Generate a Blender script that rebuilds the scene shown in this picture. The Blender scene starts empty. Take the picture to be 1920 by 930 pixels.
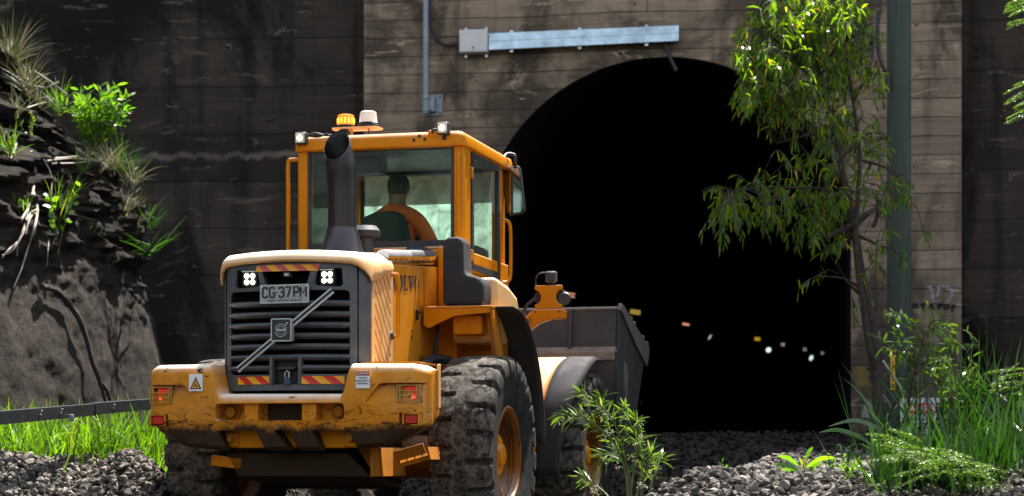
import bpy, bmesh, math, random
import numpy as np
from mathutils import Vector, Matrix, noise
random.seed(7); rng = np.random.default_rng(7)
R = math.radians
scene = bpy.context.scene
COL = scene.collection

# ------------------------------------------------------------------ camera, sky, sun, exposure
F = 3700.0; CH = 0.76
cam_d = bpy.data.cameras.new('camera'); cam = bpy.data.objects.new('camera', cam_d); COL.objects.link(cam)
cam_d.sensor_width = 36; cam_d.lens = 36*F/1920
cam_d.shift_y = 385/1920
cam_d.clip_start = 0.1; cam_d.clip_end = 3000
cam.location = (0, 0, CH); cam.rotation_euler = (R(90), 0, 0)
cam_d.dof.use_dof = True; cam_d.dof.focus_distance = 14.3; cam_d.dof.aperture_fstop = 2.2
scene.camera = cam
SUN = Vector((0.212, 0.4615, 1.0)).normalized()
w = bpy.data.worlds.new('World'); scene.world = w; w.use_nodes = True
wn = w.node_tree.nodes; wl = w.node_tree.links
sky = wn.new('ShaderNodeTexSky'); sky.sky_type = 'NISHITA'; sky.sun_disc = False
sky.sun_elevation = math.asin(SUN.z); sky.sun_rotation = math.atan2(SUN.x, SUN.y)
sky.air_density = 1.0; sky.dust_density = 1.2; sky.ozone_density = 1.0
bg = wn['Background']; bg.inputs['Strength'].default_value = 0.11
hsv = wn.new('ShaderNodeHueSaturation'); hsv.inputs['Saturation'].default_value = 0.42      # sky desaturated for a warmer fill
wl.new(sky.outputs['Color'], hsv.inputs['Color']); wl.new(hsv.outputs['Color'], bg.inputs['Color'])
sun_d = bpy.data.lights.new('sun', 'SUN'); sun_d.energy = 5.0; sun_d.angle = R(0.53); sun_d.color = (1, 0.95, 0.87)
sun = bpy.data.objects.new('sun', sun_d); COL.objects.link(sun)
sun.rotation_euler = SUN.to_track_quat('Z', 'Y').to_euler(); sun.location = (8, 9, 30)
vs = scene.view_settings
vs.view_transform = 'Standard'; vs.look = 'None'; vs.exposure = 1.68; vs.gamma = 1; vs.use_curve_mapping = False
scene.cycles.max_bounces = 6; scene.cycles.transparent_max_bounces = 12
scene.cycles.diffuse_bounces = 3; scene.cycles.glossy_bounces = 3; scene.cycles.transmission_bounces = 4
scene.cycles.caustics_reflective = False; scene.cycles.caustics_refractive = False
scene.cycles.use_denoising = True

# ------------------------------------------------------------------ helpers: placing
def P(px, py, Y): return Vector(((px-960)/F*Y, Y, CH+(850-py)/F*Y))
TH = R(14.5); s_, c_ = math.sin(TH), math.cos(TH); CX, CY = -1.198, 15.01       # loader heading, rear axle
def aty(p, q, y):                       # loader coordinates of a point seen at p, q in the plane y
    r = (p-960)/F; x = (r*(CY+y*c_)-CX-y*s_)/(c_+r*s_); Y = CY-x*s_+y*c_
    return x, CH+(850-q)/F*Y
WA = R(8.0); WO = (1.72, 25.0)          # portal wall: origin under the crown, turned 8 degrees
def wuv(p, q, n=0.0):                   # wall coordinates u, z of a point seen at p, q on the plane n
    r = (p-960)/F; cs, sn = math.cos(WA), math.sin(WA)
    ox, oy = WO[0]+n*sn, WO[1]+n*cs
    u = (r*oy-ox)/(cs+r*sn); Y = oy-u*sn
    return u, CH+(850-q)/F*Y
def wall_to_world(u, n, z):
    cs, sn = math.cos(WA), math.sin(WA)
    return Vector((WO[0]+u*cs+n*sn, WO[1]-u*sn+n*cs, z))
def sstep(a, b, x):
    t = min(1, max(0, (x-a)/(b-a))); return t*t*(3-2*t)

# ------------------------------------------------------------------ helpers: meshes
class MB:
    def __init__(s): s.v = []; s.f = []; s.mi = []; s.cur = 0
    def add(s, vs_, fs):
        o = len(s.v); s.v += [tuple(p) for p in vs_]
        for f in fs: s.f.append(tuple(i+o for i in f)); s.mi.append(s.cur)
    def box(s, c, d, rot=None, taper=None):
        x, y, z = d[0]/2, d[1]/2, d[2]/2
        p = [Vector((a*x, b*y, e*z)) for e in (-1, 1) for b in (-1, 1) for a in (-1, 1)]
        if taper:
            for q in p[4:]: q.x *= taper; q.y *= taper
        if rot is not None: p = [rot @ q for q in p]
        p = [q+Vector(c) for q in p]
        s.add(p, [(0, 2, 3, 1), (4, 5, 7, 6), (0, 1, 5, 4), (2, 6, 7, 3), (0, 4, 6, 2), (1, 3, 7, 5)])
    def bb(s, a, b): s.box([(a[i]+b[i])/2 for i in range(3)], [abs(b[i]-a[i]) for i in range(3)])
    def prism(s, poly, ax, a, b):
        def m(p, h):
            return {'x': (h, p[0], p[1]), 'y': (p[0], h, p[1]), 'z': (p[0], p[1], h)}[ax]
        n = len(poly)
        s.add([m(p, a) for p in poly]+[m(p, b) for p in poly],
              [tuple(range(n)), tuple(range(2*n-1, n-1, -1))]+[(i, i+n, (i+1) % n+n, (i+1) % n) for i in range(n)])
    def tube(s, pts, rad, n=8, caps=True):
        pts = [Vector(p) for p in pts]
        if not hasattr(rad, '__len__'): rad = [rad]*len(pts)
        vs_ = []; up = None
        for i, p in enumerate(pts):
            d = (pts[min(i+1, len(pts)-1)]-pts[max(i-1, 0)])
            if d.length < 1e-9: d = Vector((0, 0, 1))
            d.normalize()
            if up is None:
                up = d.orthogonal().normalized()
            else:
                up = up-d*up.dot(d)
                up = up.normalized() if up.length > 1e-6 else d.orthogonal().normalized()
            q = d.cross(up)
            for k in range(n):
                a = 2*math.pi*k/n; vs_.append(p+(up*math.cos(a)+q*math.sin(a))*rad[i])
        fs = [(i*n+k, i*n+(k+1) % n, (i+1)*n+(k+1) % n, (i+1)*n+k) for i in range(len(pts)-1) for k in range(n)]
        if caps: fs += [tuple(range(n))[::-1], tuple(range((len(pts)-1)*n, len(pts)*n))]
        s.add(vs_, fs)
    def lathe(s, prof, c=(0, 0, 0), ax='z', n=32, closed=False, caps=True):
        vs_ = []
        for r, h in prof:
            for k in range(n):
                a = 2*math.pi*k/n; x, y = r*math.cos(a), r*math.sin(a)
                q = {'z': (x, y, h), 'x': (h, x, y), 'y': (x, h, y)}[ax]
                vs_.append((c[0]+q[0], c[1]+q[1], c[2]+q[2]))
        m = len(prof)
        fs = [(i*n+k, i*n+(k+1) % n, (i+1)*n+(k+1) % n, (i+1)*n+k) for i in range(m-1) for k in range(n)]
        if closed: fs += [((m-1)*n+k, (m-1)*n+(k+1) % n, (k+1) % n, k) for k in range(n)]
        elif caps:
            if prof[0][0] > 1e-6: fs.append(tuple(range(n))[::-1])
            if prof[-1][0] > 1e-6: fs.append(tuple(range((m-1)*n, m*n)))
        s.add(vs_, fs)
    def grid(s, rows):
        n = len(rows[0]); s.add([p for r in rows for p in r],
            [(i*n+k, i*n+k+1, (i+1)*n+k+1, (i+1)*n+k) for i in range(len(rows)-1) for k in range(n-1)])
    def ball(s, c, r, n=10, m=6):
        if not hasattr(r, '__len__'): r = (r, r, r)
        vs_ = [(c[0]+r[0]*math.sin(math.pi*i/m)*math.cos(2*math.pi*k/n), c[1]+r[1]*math.sin(math.pi*i/m)*math.sin(2*math.pi*k/n),
                c[2]+r[2]*math.cos(math.pi*i/m)) for i in range(m+1) for k in range(n)]
        s.add(vs_, [(i*n+k, (i+1)*n+k, (i+1)*n+(k+1) % n, i*n+(k+1) % n) for i in range(m) for k in range(n)])
    def leaf(s, p, d, L, W, bend=0.5, n=4, side=None, down=Vector((0, 0, -1))):
        p = Vector(p); d = Vector(d).normalized()
        if side is None: side = Vector((random.gauss(0, 1), random.gauss(0, 1), random.gauss(0, .6)))
        vs_ = []
        for i in range(n+1):
            t = i/n; wd = W*(math.sin(math.pi*min(1, 0.06+t*.94))**.8)*.5
            q = side-d*side.dot(d)
            q = q.normalized() if q.length > 1e-5 else d.orthogonal().normalized()
            if i == n: vs_.append(p.copy())
            else: vs_ += [p-q*wd, p+q*wd]
            d = (d+down*(bend/n)).normalized(); p = p+d*(L/n)
        fs = [(2*i, 2*i+1, 2*i+3, 2*i+2) for i in range(n-1)]+[(2*n-2, 2*n-1, 2*n)]
        s.add(vs_, fs)
    def blade(s, p, d, L, W, bend=0.6, n=5):
        p = Vector(p); d = Vector(d).normalized(); side = Vector((random.gauss(0, 1), random.gauss(0, 1), 0)).normalized(); vs_ = []
        for i in range(n+1):
            t = i/n; wd = W*.5*(1-t**2.2)*(.6+.4*min(1, t*4))
            q = side-d*side.dot(d); q = q.normalized() if q.length > 1e-5 else d.orthogonal().normalized()
            if i == n: vs_.append(p.copy())
            else: vs_ += [p-q*wd, p+q*wd]
            d = (d+Vector((0, 0, -1))*(bend*(.3+1.4*t)/n)).normalized(); p = p+d*(L/n)
        s.add(vs_, [(2*i, 2*i+1, 2*i+3, 2*i+2) for i in range(n-1)]+[(2*n-2, 2*n-1, 2*n)])
    def mesh(s, name, recalc=False):
        me = bpy.data.meshes.new(name); me.from_pydata(s.v, [], s.f)
        if any(s.mi): me.polygons.foreach_set('material_index', s.mi)
        if recalc:
            b = bmesh.new(); b.from_mesh(me); bmesh.ops.recalc_face_normals(b, faces=b.faces); b.to_mesh(me); b.free()
        me.update(); return me
    def build(s, name, mat, parent=None, bevel=0, smooth=35, recalc=True, seg=2):
        return link(name, s.mesh(name, recalc), mat, parent, bevel, smooth, seg)
def link(name, me, mat, parent=None, bevel=0, smooth=35, seg=2):
    o = bpy.data.objects.new(name, me); COL.objects.link(o)
    me.materials.clear()
    for m in (mat if isinstance(mat, (list, tuple)) else [mat]): me.materials.append(m)
    if smooth:
        me.polygons.foreach_set('use_smooth', [True]*len(me.polygons)); me.set_sharp_from_angle(angle=R(smooth))
    if bevel:
        b = o.modifiers.new('bevel', 'BEVEL'); b.width = bevel; b.segments = seg; b.limit_method = 'ANGLE'; b.angle_limit = R(40)
    if parent is not None: o.parent = parent
    return o
def cut(mb, cutter, op='DIFFERENCE'):
    a = bpy.data.objects.new('a', mb if isinstance(mb, bpy.types.Mesh) else mb.mesh('a', True)); COL.objects.link(a)
    b = bpy.data.objects.new('b', cutter.mesh('b', True)); COL.objects.link(b)
    m = a.modifiers.new('x', 'BOOLEAN'); m.object = b; m.operation = op; m.solver = 'EXACT'
    dg = bpy.context.evaluated_depsgraph_get(); me = bpy.data.meshes.new_from_object(a.evaluated_get(dg))
    bpy.data.objects.remove(a); bpy.data.objects.remove(b); return me
def text_mb(body, size, M, thick=0.0, spacing=1.0, bold=0.0, mb=None):
    c = bpy.data.curves.new('t', 'FONT'); c.body = body; c.size = size; c.align_x = 'CENTER'; c.align_y = 'CENTER'; c.space_character = spacing
    c.offset = bold; c.resolution_u = 3
    o = bpy.data.objects.new('t', c); COL.objects.link(o)
    dg = bpy.context.evaluated_depsgraph_get(); me = bpy.data.meshes.new_from_object(o.evaluated_get(dg))
    mb = mb or MB(); mb.add([M @ v.co for v in me.vertices], [tuple(p.vertices) for p in me.polygons])
    bpy.data.objects.remove(o); bpy.data.curves.remove(c); bpy.data.meshes.remove(me); return mb
def frame_m(o, ux, uy):                 # matrix that maps text x, y onto ux, uy at origin o
    ux = Vector(ux); uy = Vector(uy); n = ux.cross(uy)
    M = Matrix.Identity(4)
    for i in range(3): M[i][0] = ux[i]; M[i][1] = uy[i]; M[i][2] = n[i]; M[i][3] = o[i]
    return M
def arc(cx, cy, rx, ry, a0, a1, n): return [(cx+rx*math.cos(R(a0+(a1-a0)*i/n)), cy+ry*math.sin(R(a0+(a1-a0)*i/n))) for i in range(n+1)]
def rrect(x0, z0, x1, z1, r, n=4):
    return arc(x1-r, z1-r, r, r, 0, 90, n)+arc(x0+r, z1-r, r, r, 90, 180, n)+arc(x0+r, z0+r, r, r, 180, 270, n)+arc(x1-r, z0+r, r, r, 270, 360, n)
def spline(pts, k=6):
    pts = [Vector(p) for p in pts]; out = []
    for i in range(len(pts)-1):
        a, b, c, d = pts[max(i-1, 0)], pts[i], pts[i+1], pts[min(i+2, len(pts)-1)]
        for j in range(k):
            t = j/k; out.append(.5*((2*b)+(c-a)*t+(2*a-5*b+4*c-d)*t*t+(3*b-a-3*c+d)*t**3))
    return out+[pts[-1]]
def empty(name, loc=(0, 0, 0), rz=0):
    o = bpy.data.objects.new(name, None); COL.objects.link(o); o.location = loc; o.rotation_euler = (0, 0, rz); o.empty_display_size = .2; return o
def tag(o, label, cat, group=None, kind=None):
    if label: o['label'] = label
    if cat: o['category'] = cat
    if group: o['group'] = group
    if kind: o['kind'] = kind
    return o
def copy_tree(o, parent=None):
    c = o.copy(); COL.objects.link(c)
    if parent is not None: c.parent = parent
    for ch in list(o.children): copy_tree(ch, c)
    return c

# ------------------------------------------------------------------ helpers: materials
class NT:
    def __init__(s, name):
        s.m = bpy.data.materials.new(name); s.m.use_nodes = True; s.t = s.m.node_tree; s.b = s.t.nodes['Principled BSDF']; s.out = s.t.nodes['Material Output']
    def n(s, typ, **kw):
        nd = s.t.nodes.new('ShaderNode'+typ)
        for k, v in kw.items():
            k2 = k.replace('_', ' ')
            if k2 in nd.inputs: s.set(nd.inputs[k2], v)
            else: setattr(nd, k, v)
        return nd
    def set(s, inp, v):
        if isinstance(v, bpy.types.NodeSocket): s.t.links.new(v, inp)
        elif hasattr(v, '__len__') and len(v) == 3 and inp.type == 'RGBA': inp.default_value = (*v, 1)
        else: inp.default_value = v
    def coord(s, o='Object'): return s.n('TexCoord').outputs[o]
    def noise(s, scale, detail=5, rough=.55, vec=None, dist=0):
        return s.n('TexNoise', Scale=scale, Detail=detail, Roughness=rough, Distortion=dist, Vector=vec if vec is not None else s.coord()).outputs['Fac']
    def ramp(s, fac, pts):
        r = s.n('ValToRGB', Fac=fac); e = r.color_ramp.elements
        while len(e) < len(pts): e.new(.5)
        for i, (p, c) in enumerate(pts):
            e[i].position = p; e[i].color = (c, c, c, 1) if not hasattr(c, '__len__') else (*c, 1)
        return r.outputs['Color']
    def mix(s, f, a, b, mode='MIX'):
        m = s.n('Mix', data_type='RGBA', blend_type=mode); s.set(m.inputs[0], f); s.set(m.inputs[6], a); s.set(m.inputs[7], b); return m.outputs[2]
    def math(s, op, a, b=0.0, clamp=False):
        m = s.n('Math', operation=op, use_clamp=clamp); s.set(m.inputs[0], a); s.set(m.inputs[1], b); return m.outputs[0]
    def sep(s, v): return s.n('SeparateXYZ', Vector=v).outputs
    def scale(s, v, sc): return s.n('Mapping', Vector=v, Scale=sc).outputs[0]
    def bump(s, h, strength=.3, dist=.02):
        s.set(s.b.inputs['Normal'], s.n('Bump', Strength=strength, Distance=dist, Height=h).outputs[0])
def mat(name, col, rough=.5, metal=0, var=.12, vscale=6, bump=0, bscale=60, spec=None, emit=None, estr=0):
    t = NT(name); nz = t.noise(vscale, 6)
    c = t.mix(t.ramp(nz, [(.3, 0), (.7, 1)]), tuple(x*(1-var) for x in col), tuple(min(1, x*(1+var)) for x in col))
    t.set(t.b.inputs['Base Color'], c); t.b.inputs['Metallic'].default_value = metal
    t.set(t.b.inputs['Roughness'], t.ramp(t.noise(vscale*2.3, 4), [(.3, max(0, rough-.08)), (.7, min(1, rough+.08))]))
    if spec is not None: t.b.inputs['Specular IOR Level'].default_value = spec
    if bump: t.bump(t.noise(bscale, 4), bump, .01)
    if emit: t.b.inputs['Emission Color'].default_value = (*emit, 1); t.b.inputs['Emission Strength'].default_value = estr
    return t.m
def paint(name, base, dust=(.5, .42, .3), damt=.25, chip=.72, rough=.42, zdirt=None, scrape=None, chipcol=(.022, .018, .015), toplight=.35):
    t = NT(name); co = t.coord()
    c = t.mix(t.math('MULTIPLY', t.ramp(t.noise(2.6, 7, .6), [(.35, 0), (.75, 1)]), damt), base, dust)
    c = t.mix(t.math('MULTIPLY', t.ramp(t.noise(9, 4, .6), [(.5, 0), (.8, 1)]), .35), c, tuple(x*.62 for x in base))
    st = t.noise(1.0, 5, .65, t.scale(co, (9, 9, .9)))
    c = t.mix(t.math('MULTIPLY', t.ramp(st, [(.55, 0), (.72, 1)]), .28), c, (.16, .09, .03))
    nz = t.sep(t.n('NewGeometry').outputs['Normal'])[2]
    up = t.math('MULTIPLY', t.ramp(nz, [(.25, 0), (.85, 1)]), t.math('MULTIPLY', t.ramp(t.noise(4, 8, .65), [(.2, .45), (.6, 1)]), toplight))
    c = t.mix(up, c, (.86, .81, .71))  # upward faces paled to put the sun's washed-out highlight into the colour
    ch = t.ramp(t.noise(11, 9, .68, t.scale(co, (1, 1, 1.7)), 1.2), [(chip, 0), (chip+.02, 1)])
    c = t.mix(ch, c, chipcol)
    if zdirt:
        z0, z1 = zdirt; z = t.sep(co)[2]
        zz = t.math('ADD', z, t.math('MULTIPLY', t.math('SUBTRACT', t.noise(5, 8, .7, t.scale(co, (1, 1, .8))), .5), .22))
        zone = t.n('MapRange', Value=z); zone.inputs[1].default_value = z1+.17; zone.inputs[2].default_value = z1-.02
        sc = t.math('MULTIPLY', t.ramp(t.noise(17, 9, .75, t.scale(co, (.55, 1, 1.6)), .6), [(.54, 0), (.57, 1)]), zone.outputs[0])
        c = t.mix(sc, c, (.035, .02, .012))
        sc2 = t.math('MULTIPLY', t.ramp(t.noise(8, 8, .7, t.scale(co, (.45, 1, 1.8)), .8), [(.62, 0), (.64, 1)]), zone.outputs[0])
        c = t.mix(sc2, c, (.42, .33, .24))
        f = t.n('MapRange', Value=zz); f.inputs[1].default_value = z1; f.inputs[2].default_value = z0
        c = t.mix(f.outputs[0], c, t.mix(t.noise(20, 6), (.022, .013, .008), (.07, .04, .022)))
    if scrape:
        d = t.n('VectorMath', operation='DISTANCE'); t.set(d.inputs[0], t.scale(co, (1, .9, 1.2))); d.inputs[1].default_value = (scrape[0], scrape[1]*.9, scrape[2]*1.2)
        k = t.math('ADD', d.outputs['Value'], t.math('MULTIPLY', t.math('SUBTRACT', t.noise(9, 9, .75, None, 1.5), .5), .75))
        c = t.mix(t.ramp(k, [(.105, 1), (.13, 0)]), c, (.30, .28, .27))
        c = t.mix(t.ramp(k, [(.0, 1), (.03, 0)]), c, (.03, .03, .03))
    t.set(t.b.inputs['Base Color'], c)
    t.set(t.b.inputs['Roughness'], t.ramp(t.noise(7, 6), [(.3, rough-.1), (.75, rough+.2)]))
    t.bump(t.noise(45, 3), .04, .01); t.b.inputs['Specular IOR Level'].default_value = .10
    return t.m
def leafmat(name, cols, trans=.45, rough=.38, tcol=None):
    t = NT(name); t.t.nodes.remove(t.b)
    rnd = t.n('NewGeometry').outputs['Random Per Island']
    k = len(cols); c = t.ramp(rnd, [(.96*i/(k-1) if i else 0, cc) for i, cc in enumerate(cols)]); t.t.nodes[-1].color_ramp.interpolation = 'CONSTANT'
    d = t.n('BsdfPrincipled', Base_Color=c, Roughness=rough); d.inputs['Specular IOR Level'].default_value = .6
    tc = t.mix(1.0, c, tcol or (2.6, 2.5, .55), 'MULTIPLY')
    tr = t.n('BsdfTranslucent', Color=tc)
    ms = t.n('MixShader', Fac=trans); t.t.links.new(d.outputs[0], ms.inputs[1]); t.t.links.new(tr.outputs[0], ms.inputs[2])
    t.t.links.new(ms.outputs[0], t.out.inputs[0]); return t.m
def glassmat(name, tint, dust=.06, refl=1.0, dcol=(.45, .5, .45), thru=False):
    t = NT(name); t.t.nodes.remove(t.b)
    tr = t.n('BsdfTransparent', Color=tint); gl = t.n('BsdfGlossy', Roughness=.02); df = t.n('BsdfTranslucent' if thru else 'BsdfDiffuse', Color=dcol)
    lw = t.n('Fresnel', IOR=1.5)
    m1 = t.n('MixShader', Fac=t.math('MULTIPLY', lw.outputs[0], refl, True)); t.t.links.new(tr.outputs[0], m1.inputs[1]); t.t.links.new(gl.outputs[0], m1.inputs[2])
    dn = t.math('MULTIPLY', t.ramp(t.noise(3.5, 8, .65, None, 1.5), [(.35, .35), (.75, 1.6)]), dust, True)
    m2 = t.n('MixShader', Fac=dn); t.t.links.new(m1.outputs[0], m2.inputs[1]); t.t.links.new(df.outputs[0], m2.inputs[2])
    t.t.links.new(m2.outputs[0], t.out.inputs[0]); return t.m
def concrete(name, light, mid, dark, board=.235, contrast=1.0, stain=.5, seam=.7, ridge=None):
    t = NT(name); co = t.coord(); x, y, z = t.sep(co)
    wob = t.math('MULTIPLY', t.math('SUBTRACT', t.noise(.55, 3, .5, t.scale(co, (1, 1, .4))), .5), .10)
    wob2 = t.math('MULTIPLY', t.math('SUBTRACT', t.noise(6, 3, .6), .5), .012)
    zz = t.math('ADD', t.math('ADD', z, wob), wob2)
    v = t.n('CombineXYZ', X=x, Y=zz).outputs[0]
    br = t.n('TexBrick', Vector=v, Scale=1.0, Mortar_Size=.007, Mortar_Smooth=.2, Bias=0, Brick_Width=60, Row_Height=board)
    br.offset = .37; br.inputs['Color1'].default_value = (.25, .25, .25, 1); br.inputs['Color2'].default_value = (.8, .8, .8, 1); br.inputs['Mortar'].default_value = (0, 0, 0, 1)
    c = t.mix(t.ramp(t.noise(.9, 8, .62), [(.3, 0), (.72, 1)]), mid, light)
    c = t.mix(t.math('MULTIPLY', br.outputs['Color'], .75*contrast), tuple(q*.5 for q in mid), c)
    gr = t.noise(3, 8, .7, t.scale(co, (.35, 1, 7)))
    c = t.mix(t.math('MULTIPLY', t.ramp(gr, [(.42, 0), (.68, 1)]), .45*contrast), c, dark)
    sp = t.ramp(t.noise(.55, 8, .68, t.scale(co, (1, 1, .7)), .7), [(.47, 0), (.56, 1)])
    c = t.mix(t.math('MULTIPLY', sp, stain), c, dark)
    run = t.ramp(t.noise(2.2, 6, .6, t.scale(co, (1.6, 1, .14))), [(.5, 0), (.68, 1)])
    c = t.mix(t.math('MULTIPLY', run, stain*.8), c, dark)
    pale = t.ramp(t.noise(1.3, 9, .72, t.scale(co, (.6, 1, 1.6)), 1.0), [(.6, 0), (.68, 1)])
    c = t.mix(t.math('MULTIPLY', pale, .35), c, tuple(min(1, q*1.5) for q in light))
    if ridge:
        zl = t.math('ADD', z, t.math('MULTIPLY', t.math('SUBTRACT', t.noise(.9, 4, .55, t.scale(co, (1, 1, .02))), .5), .85))
        d = t.math('ABSOLUTE', t.math('SUBTRACT', t.math('ADD', zl, t.math('MULTIPLY', t.math('SUBTRACT', t.noise(9, 6, .7), .5), .12)), ridge))
        c = t.mix(t.math('MULTIPLY', t.ramp(d, [(.01, 1), (.06, 0)]), t.ramp(t.noise(2.5, 5), [(.35, .15), (.6, .8)])), c, (.17, .14, .115))
    holes = t.ramp(t.noise(5.2, 3, .4, t.scale(co, (1, 1, 1.5)), 1.8), [(.745, 0), (.76, 1)])
    c = t.mix(holes, c, (.008, .007, .006))
    spall = t.ramp(t.noise(3.4, 6, .6, t.scale(co, (.42, 1, 2.0)), 1.0), [(.655, 0), (.67, 1)])
    c = t.mix(t.math('MULTIPLY', spall, .75), c, dark)
    rim = t.ramp(t.noise(3.4, 6, .6, t.scale(co, (.42, 1, 2.0)), 1.0), [(.635, 0), (.648, 1), (.655, 1), (.66, 0)])
    c = t.mix(t.math('MULTIPLY', rim, .45), c, tuple(min(1, q*1.6) for q in light))
    seamv = t.math('MULTIPLY', t.math('MULTIPLY', br.outputs['Fac'], t.ramp(t.noise(1.7, 5), [(.33, .15), (.6, 1)])), seam)
    c = t.mix(seamv, c, (.012, .01, .009))
    t.set(t.b.inputs['Base Color'], c); t.b.inputs['Roughness'].default_value = .92; t.b.inputs['Specular IOR Level'].default_value = .1
    h = t.math('SUBTRACT', t.math('ADD', t.math('MULTIPLY', gr, .35), t.math('ADD', t.math('MULTIPLY', t.noise(38, 5, .7), .3), t.math('MULTIPLY', br.outputs['Color'], .25))), t.math('ADD', t.math('MULTIPLY', br.outputs['Fac'], .6), t.math('MULTIPLY', holes, .6)))
    t.bump(h, .8, .03); return t.m
M = {}
ORANGE = (.58, .185, .0005)
M['cab_paint'] = paint('cab_paint', ORANGE, dust=(.55, .30, .06), damt=.12, chip=.80, rough=.38)
M['body_paint'] = paint('body_paint', (.60, .205, .004), dust=(.58, .34, .09), damt=.28, chip=.685, rough=.5)
M['weight_paint'] = paint('weight_paint', toplight=.9, base=(.64, .225, .010), dust=(.68, .37, .11), damt=.42, chip=.618, rough=.55, zdirt=(.915, .965))
M['hood_paint'] = paint('hood_paint', toplight=1.0, base=(.68, .36, .13), dust=(.74, .54, .32), damt=.6, chip=.725, rough=.5, scrape=(.40, -1.10, 2.14))
M['dirty_paint'] = paint('dirty_paint', (.42, .14, .006), dust=(.12, .08, .04), damt=.7, chip=.66, rough=.6)
M['rim_paint'] = paint('rim_paint', (.28, .085, .003), dust=(.05, .032, .018), damt=1.0, chip=.62, rough=.6)
M['belly'] = paint('belly', toplight=0, base=(.030, .018, .010), dust=(.05, .03, .015), damt=.8, chip=.69, rough=.75, chipcol=(.22, .09, .012))
M['grille'] = mat('grille', (.068, .071, .075), .46, var=.25)
M['plastic'] = mat('plastic', (.022, .022, .025), .55, bump=.1)
M['dark_grey'] = mat('dark_grey', (.07, .07, .078), .6, bump=.15, bscale=150)
M['black'] = mat('black', (.008, .008, .009), .6)
M['void'] = mat('void', (.004, .004, .004), .9, spec=.05)
M['rubber'] = mat('rubber', (.028, .026, .030), .75, var=.25, vscale=4, bump=.1, spec=.22)
M['flap'] = mat('flap', (.020, .018, .018), .7, var=.3)
M['exhaust'] = mat('exhaust', (.012, .010, .012), .36, var=.15, spec=.35)
M['cone'] = mat('cone', (.05, .05, .06), .28, metal=.6)
M['steel'] = paint('steel', toplight=.1, base=(.042, .045, .050), dust=(.085, .076, .068), damt=.7, chip=.69, rough=.5, chipcol=(.09, .05, .03))
M['steel_edge'] = paint('steel_edge', (.12, .115, .11), dust=(.20, .18, .16), damt=.7, chip=.66, rough=.5, chipcol=(.06, .045, .035))
M['galv'] = mat('galv', (.31, .39, .45), .24, metal=.85, var=.3, vscale=5, bump=.35, bscale=7)
M['pipe'] = mat('pipe', (.20, .24, .27), .45, metal=.4, var=.15)
M['rail'] = mat('rail', (.016, .021, .025), .4, var=.3, vscale=8)
M['bolt'] = mat('bolt', (.55, .55, .55), .35, metal=.7)
M['box_paint'] = mat('box_paint', (.58, .58, .56), .5, var=.06)
M['cable'] = mat('cable', (.012, .012, .013), .5)
M['red_tape'] = mat('red_tape', (.60, .018, .012), .35, var=.08)
M['pink_tape'] = mat('pink_tape', (.56, .08, .075), .4, var=.12)
M['yellow_tape'] = mat('yellow_tape', (.80, .36, .012), .35, var=.08)
M['orange_lens'] = mat('orange_lens', (.75, .12, .01), .3)
M['white'] = mat('white', (.78, .78, .78), .45, var=.05)
M['plate'] = mat('plate', (.34, .34, .35), .45, var=.35, vscale=90)
M['silver'] = mat('silver', (.48, .48, .50), .35, metal=.5)
M['brass'] = mat('brass', (.42, .24, .06), .4, metal=.5, var=.3)
M['red_lens'] = mat('red_lens', (.50, .012, .008), .25)
M['red_lamp'] = mat('red_lamp', (.60, .015, .01), .25, emit=(1, .05, .03), estr=.07)
M['red_led'] = mat('red_led', (.8, .03, .02), .3, emit=(1, .06, .04), estr=2.4)
M['led'] = mat('led', (.9, .9, .8), .3, emit=(.95, 1, .62), estr=1.0)
M['lamp_on'] = mat('lamp_on', (.9, .8, .6), .25, emit=(1, .74, .42), estr=.9)
M['lamp_glass'] = mat('lamp_glass', (.55, .48, .40), .15)
M['beacon_amber'] = mat('beacon_amber', (.85, .22, .01), .2, emit=(1, .22, .01), estr=.35)
M['amber_led'] = mat('amber_led', (.9, .4, .05), .2, emit=(1, .33, .03), estr=.9)
M['beacon_white'] = mat('beacon_white', (.78, .76, .70), .2)
M['mirror'] = mat('mirror', (.30, .31, .30), .04, metal=1, var=.02)
M['glass'] = glassmat('glass', (.74, .94, .84), .02, .30, (.30, .45, .38))
M['side_glass'] = glassmat('side_glass', (.60, .74, .66), .03, .6)
M['screen_glass'] = glassmat('screen_glass', (.78, .90, .84), .60, .6, (.50, .70, .60), True)
M['skin'] = mat('skin', (.22, .10, .065), .55)
M['shirt'] = mat('shirt', (.66, .10, .008), .8, var=.2)
M['silver_tape'] = mat('silver_tape', (.5, .52, .5), .4)
M['cap'] = mat('cap', (.012, .02, .018), .85)
M['hair'] = mat('hair', (.03, .022, .018), .8)
M['trousers'] = mat('trousers', (.02, .025, .05), .85)
M['seat'] = mat('seat', (.010, .022, .016), .75)
M['sign_yellow'] = mat('sign_yellow', (.78, .45, .02), .5, var=.12)
M['paint_white'] = mat('paint_white', (.26, .25, .25), .9, var=.4, vscale=20)
M['paint_yellow'] = mat('paint_yellow', (.17, .115, .03), .9, var=.3, vscale=8)
M['paint_black'] = mat('paint_black', (.014, .013, .014), .9)
M['concrete'] = concrete('concrete', (.60, .45, .325), (.40, .30, .215), (.048, .037, .028), stain=.78)
M['wing_concrete'] = concrete('wing_concrete', (.185, .145, .112), (.044, .037, .032), (.006, .0065, .0065), board=.62, contrast=.7, stain=.8, seam=.35, ridge=4.7)
M['dark_concrete'] = concrete('dark_concrete', (.17, .13, .10), (.055, .045, .039), (.007, .0065, .0065), board=.62, contrast=.7, stain=.85, seam=.35)
M['lining'] = mat('lining', (.012, .011, .011), .95, var=.3, vscale=1, spec=.1)
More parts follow.
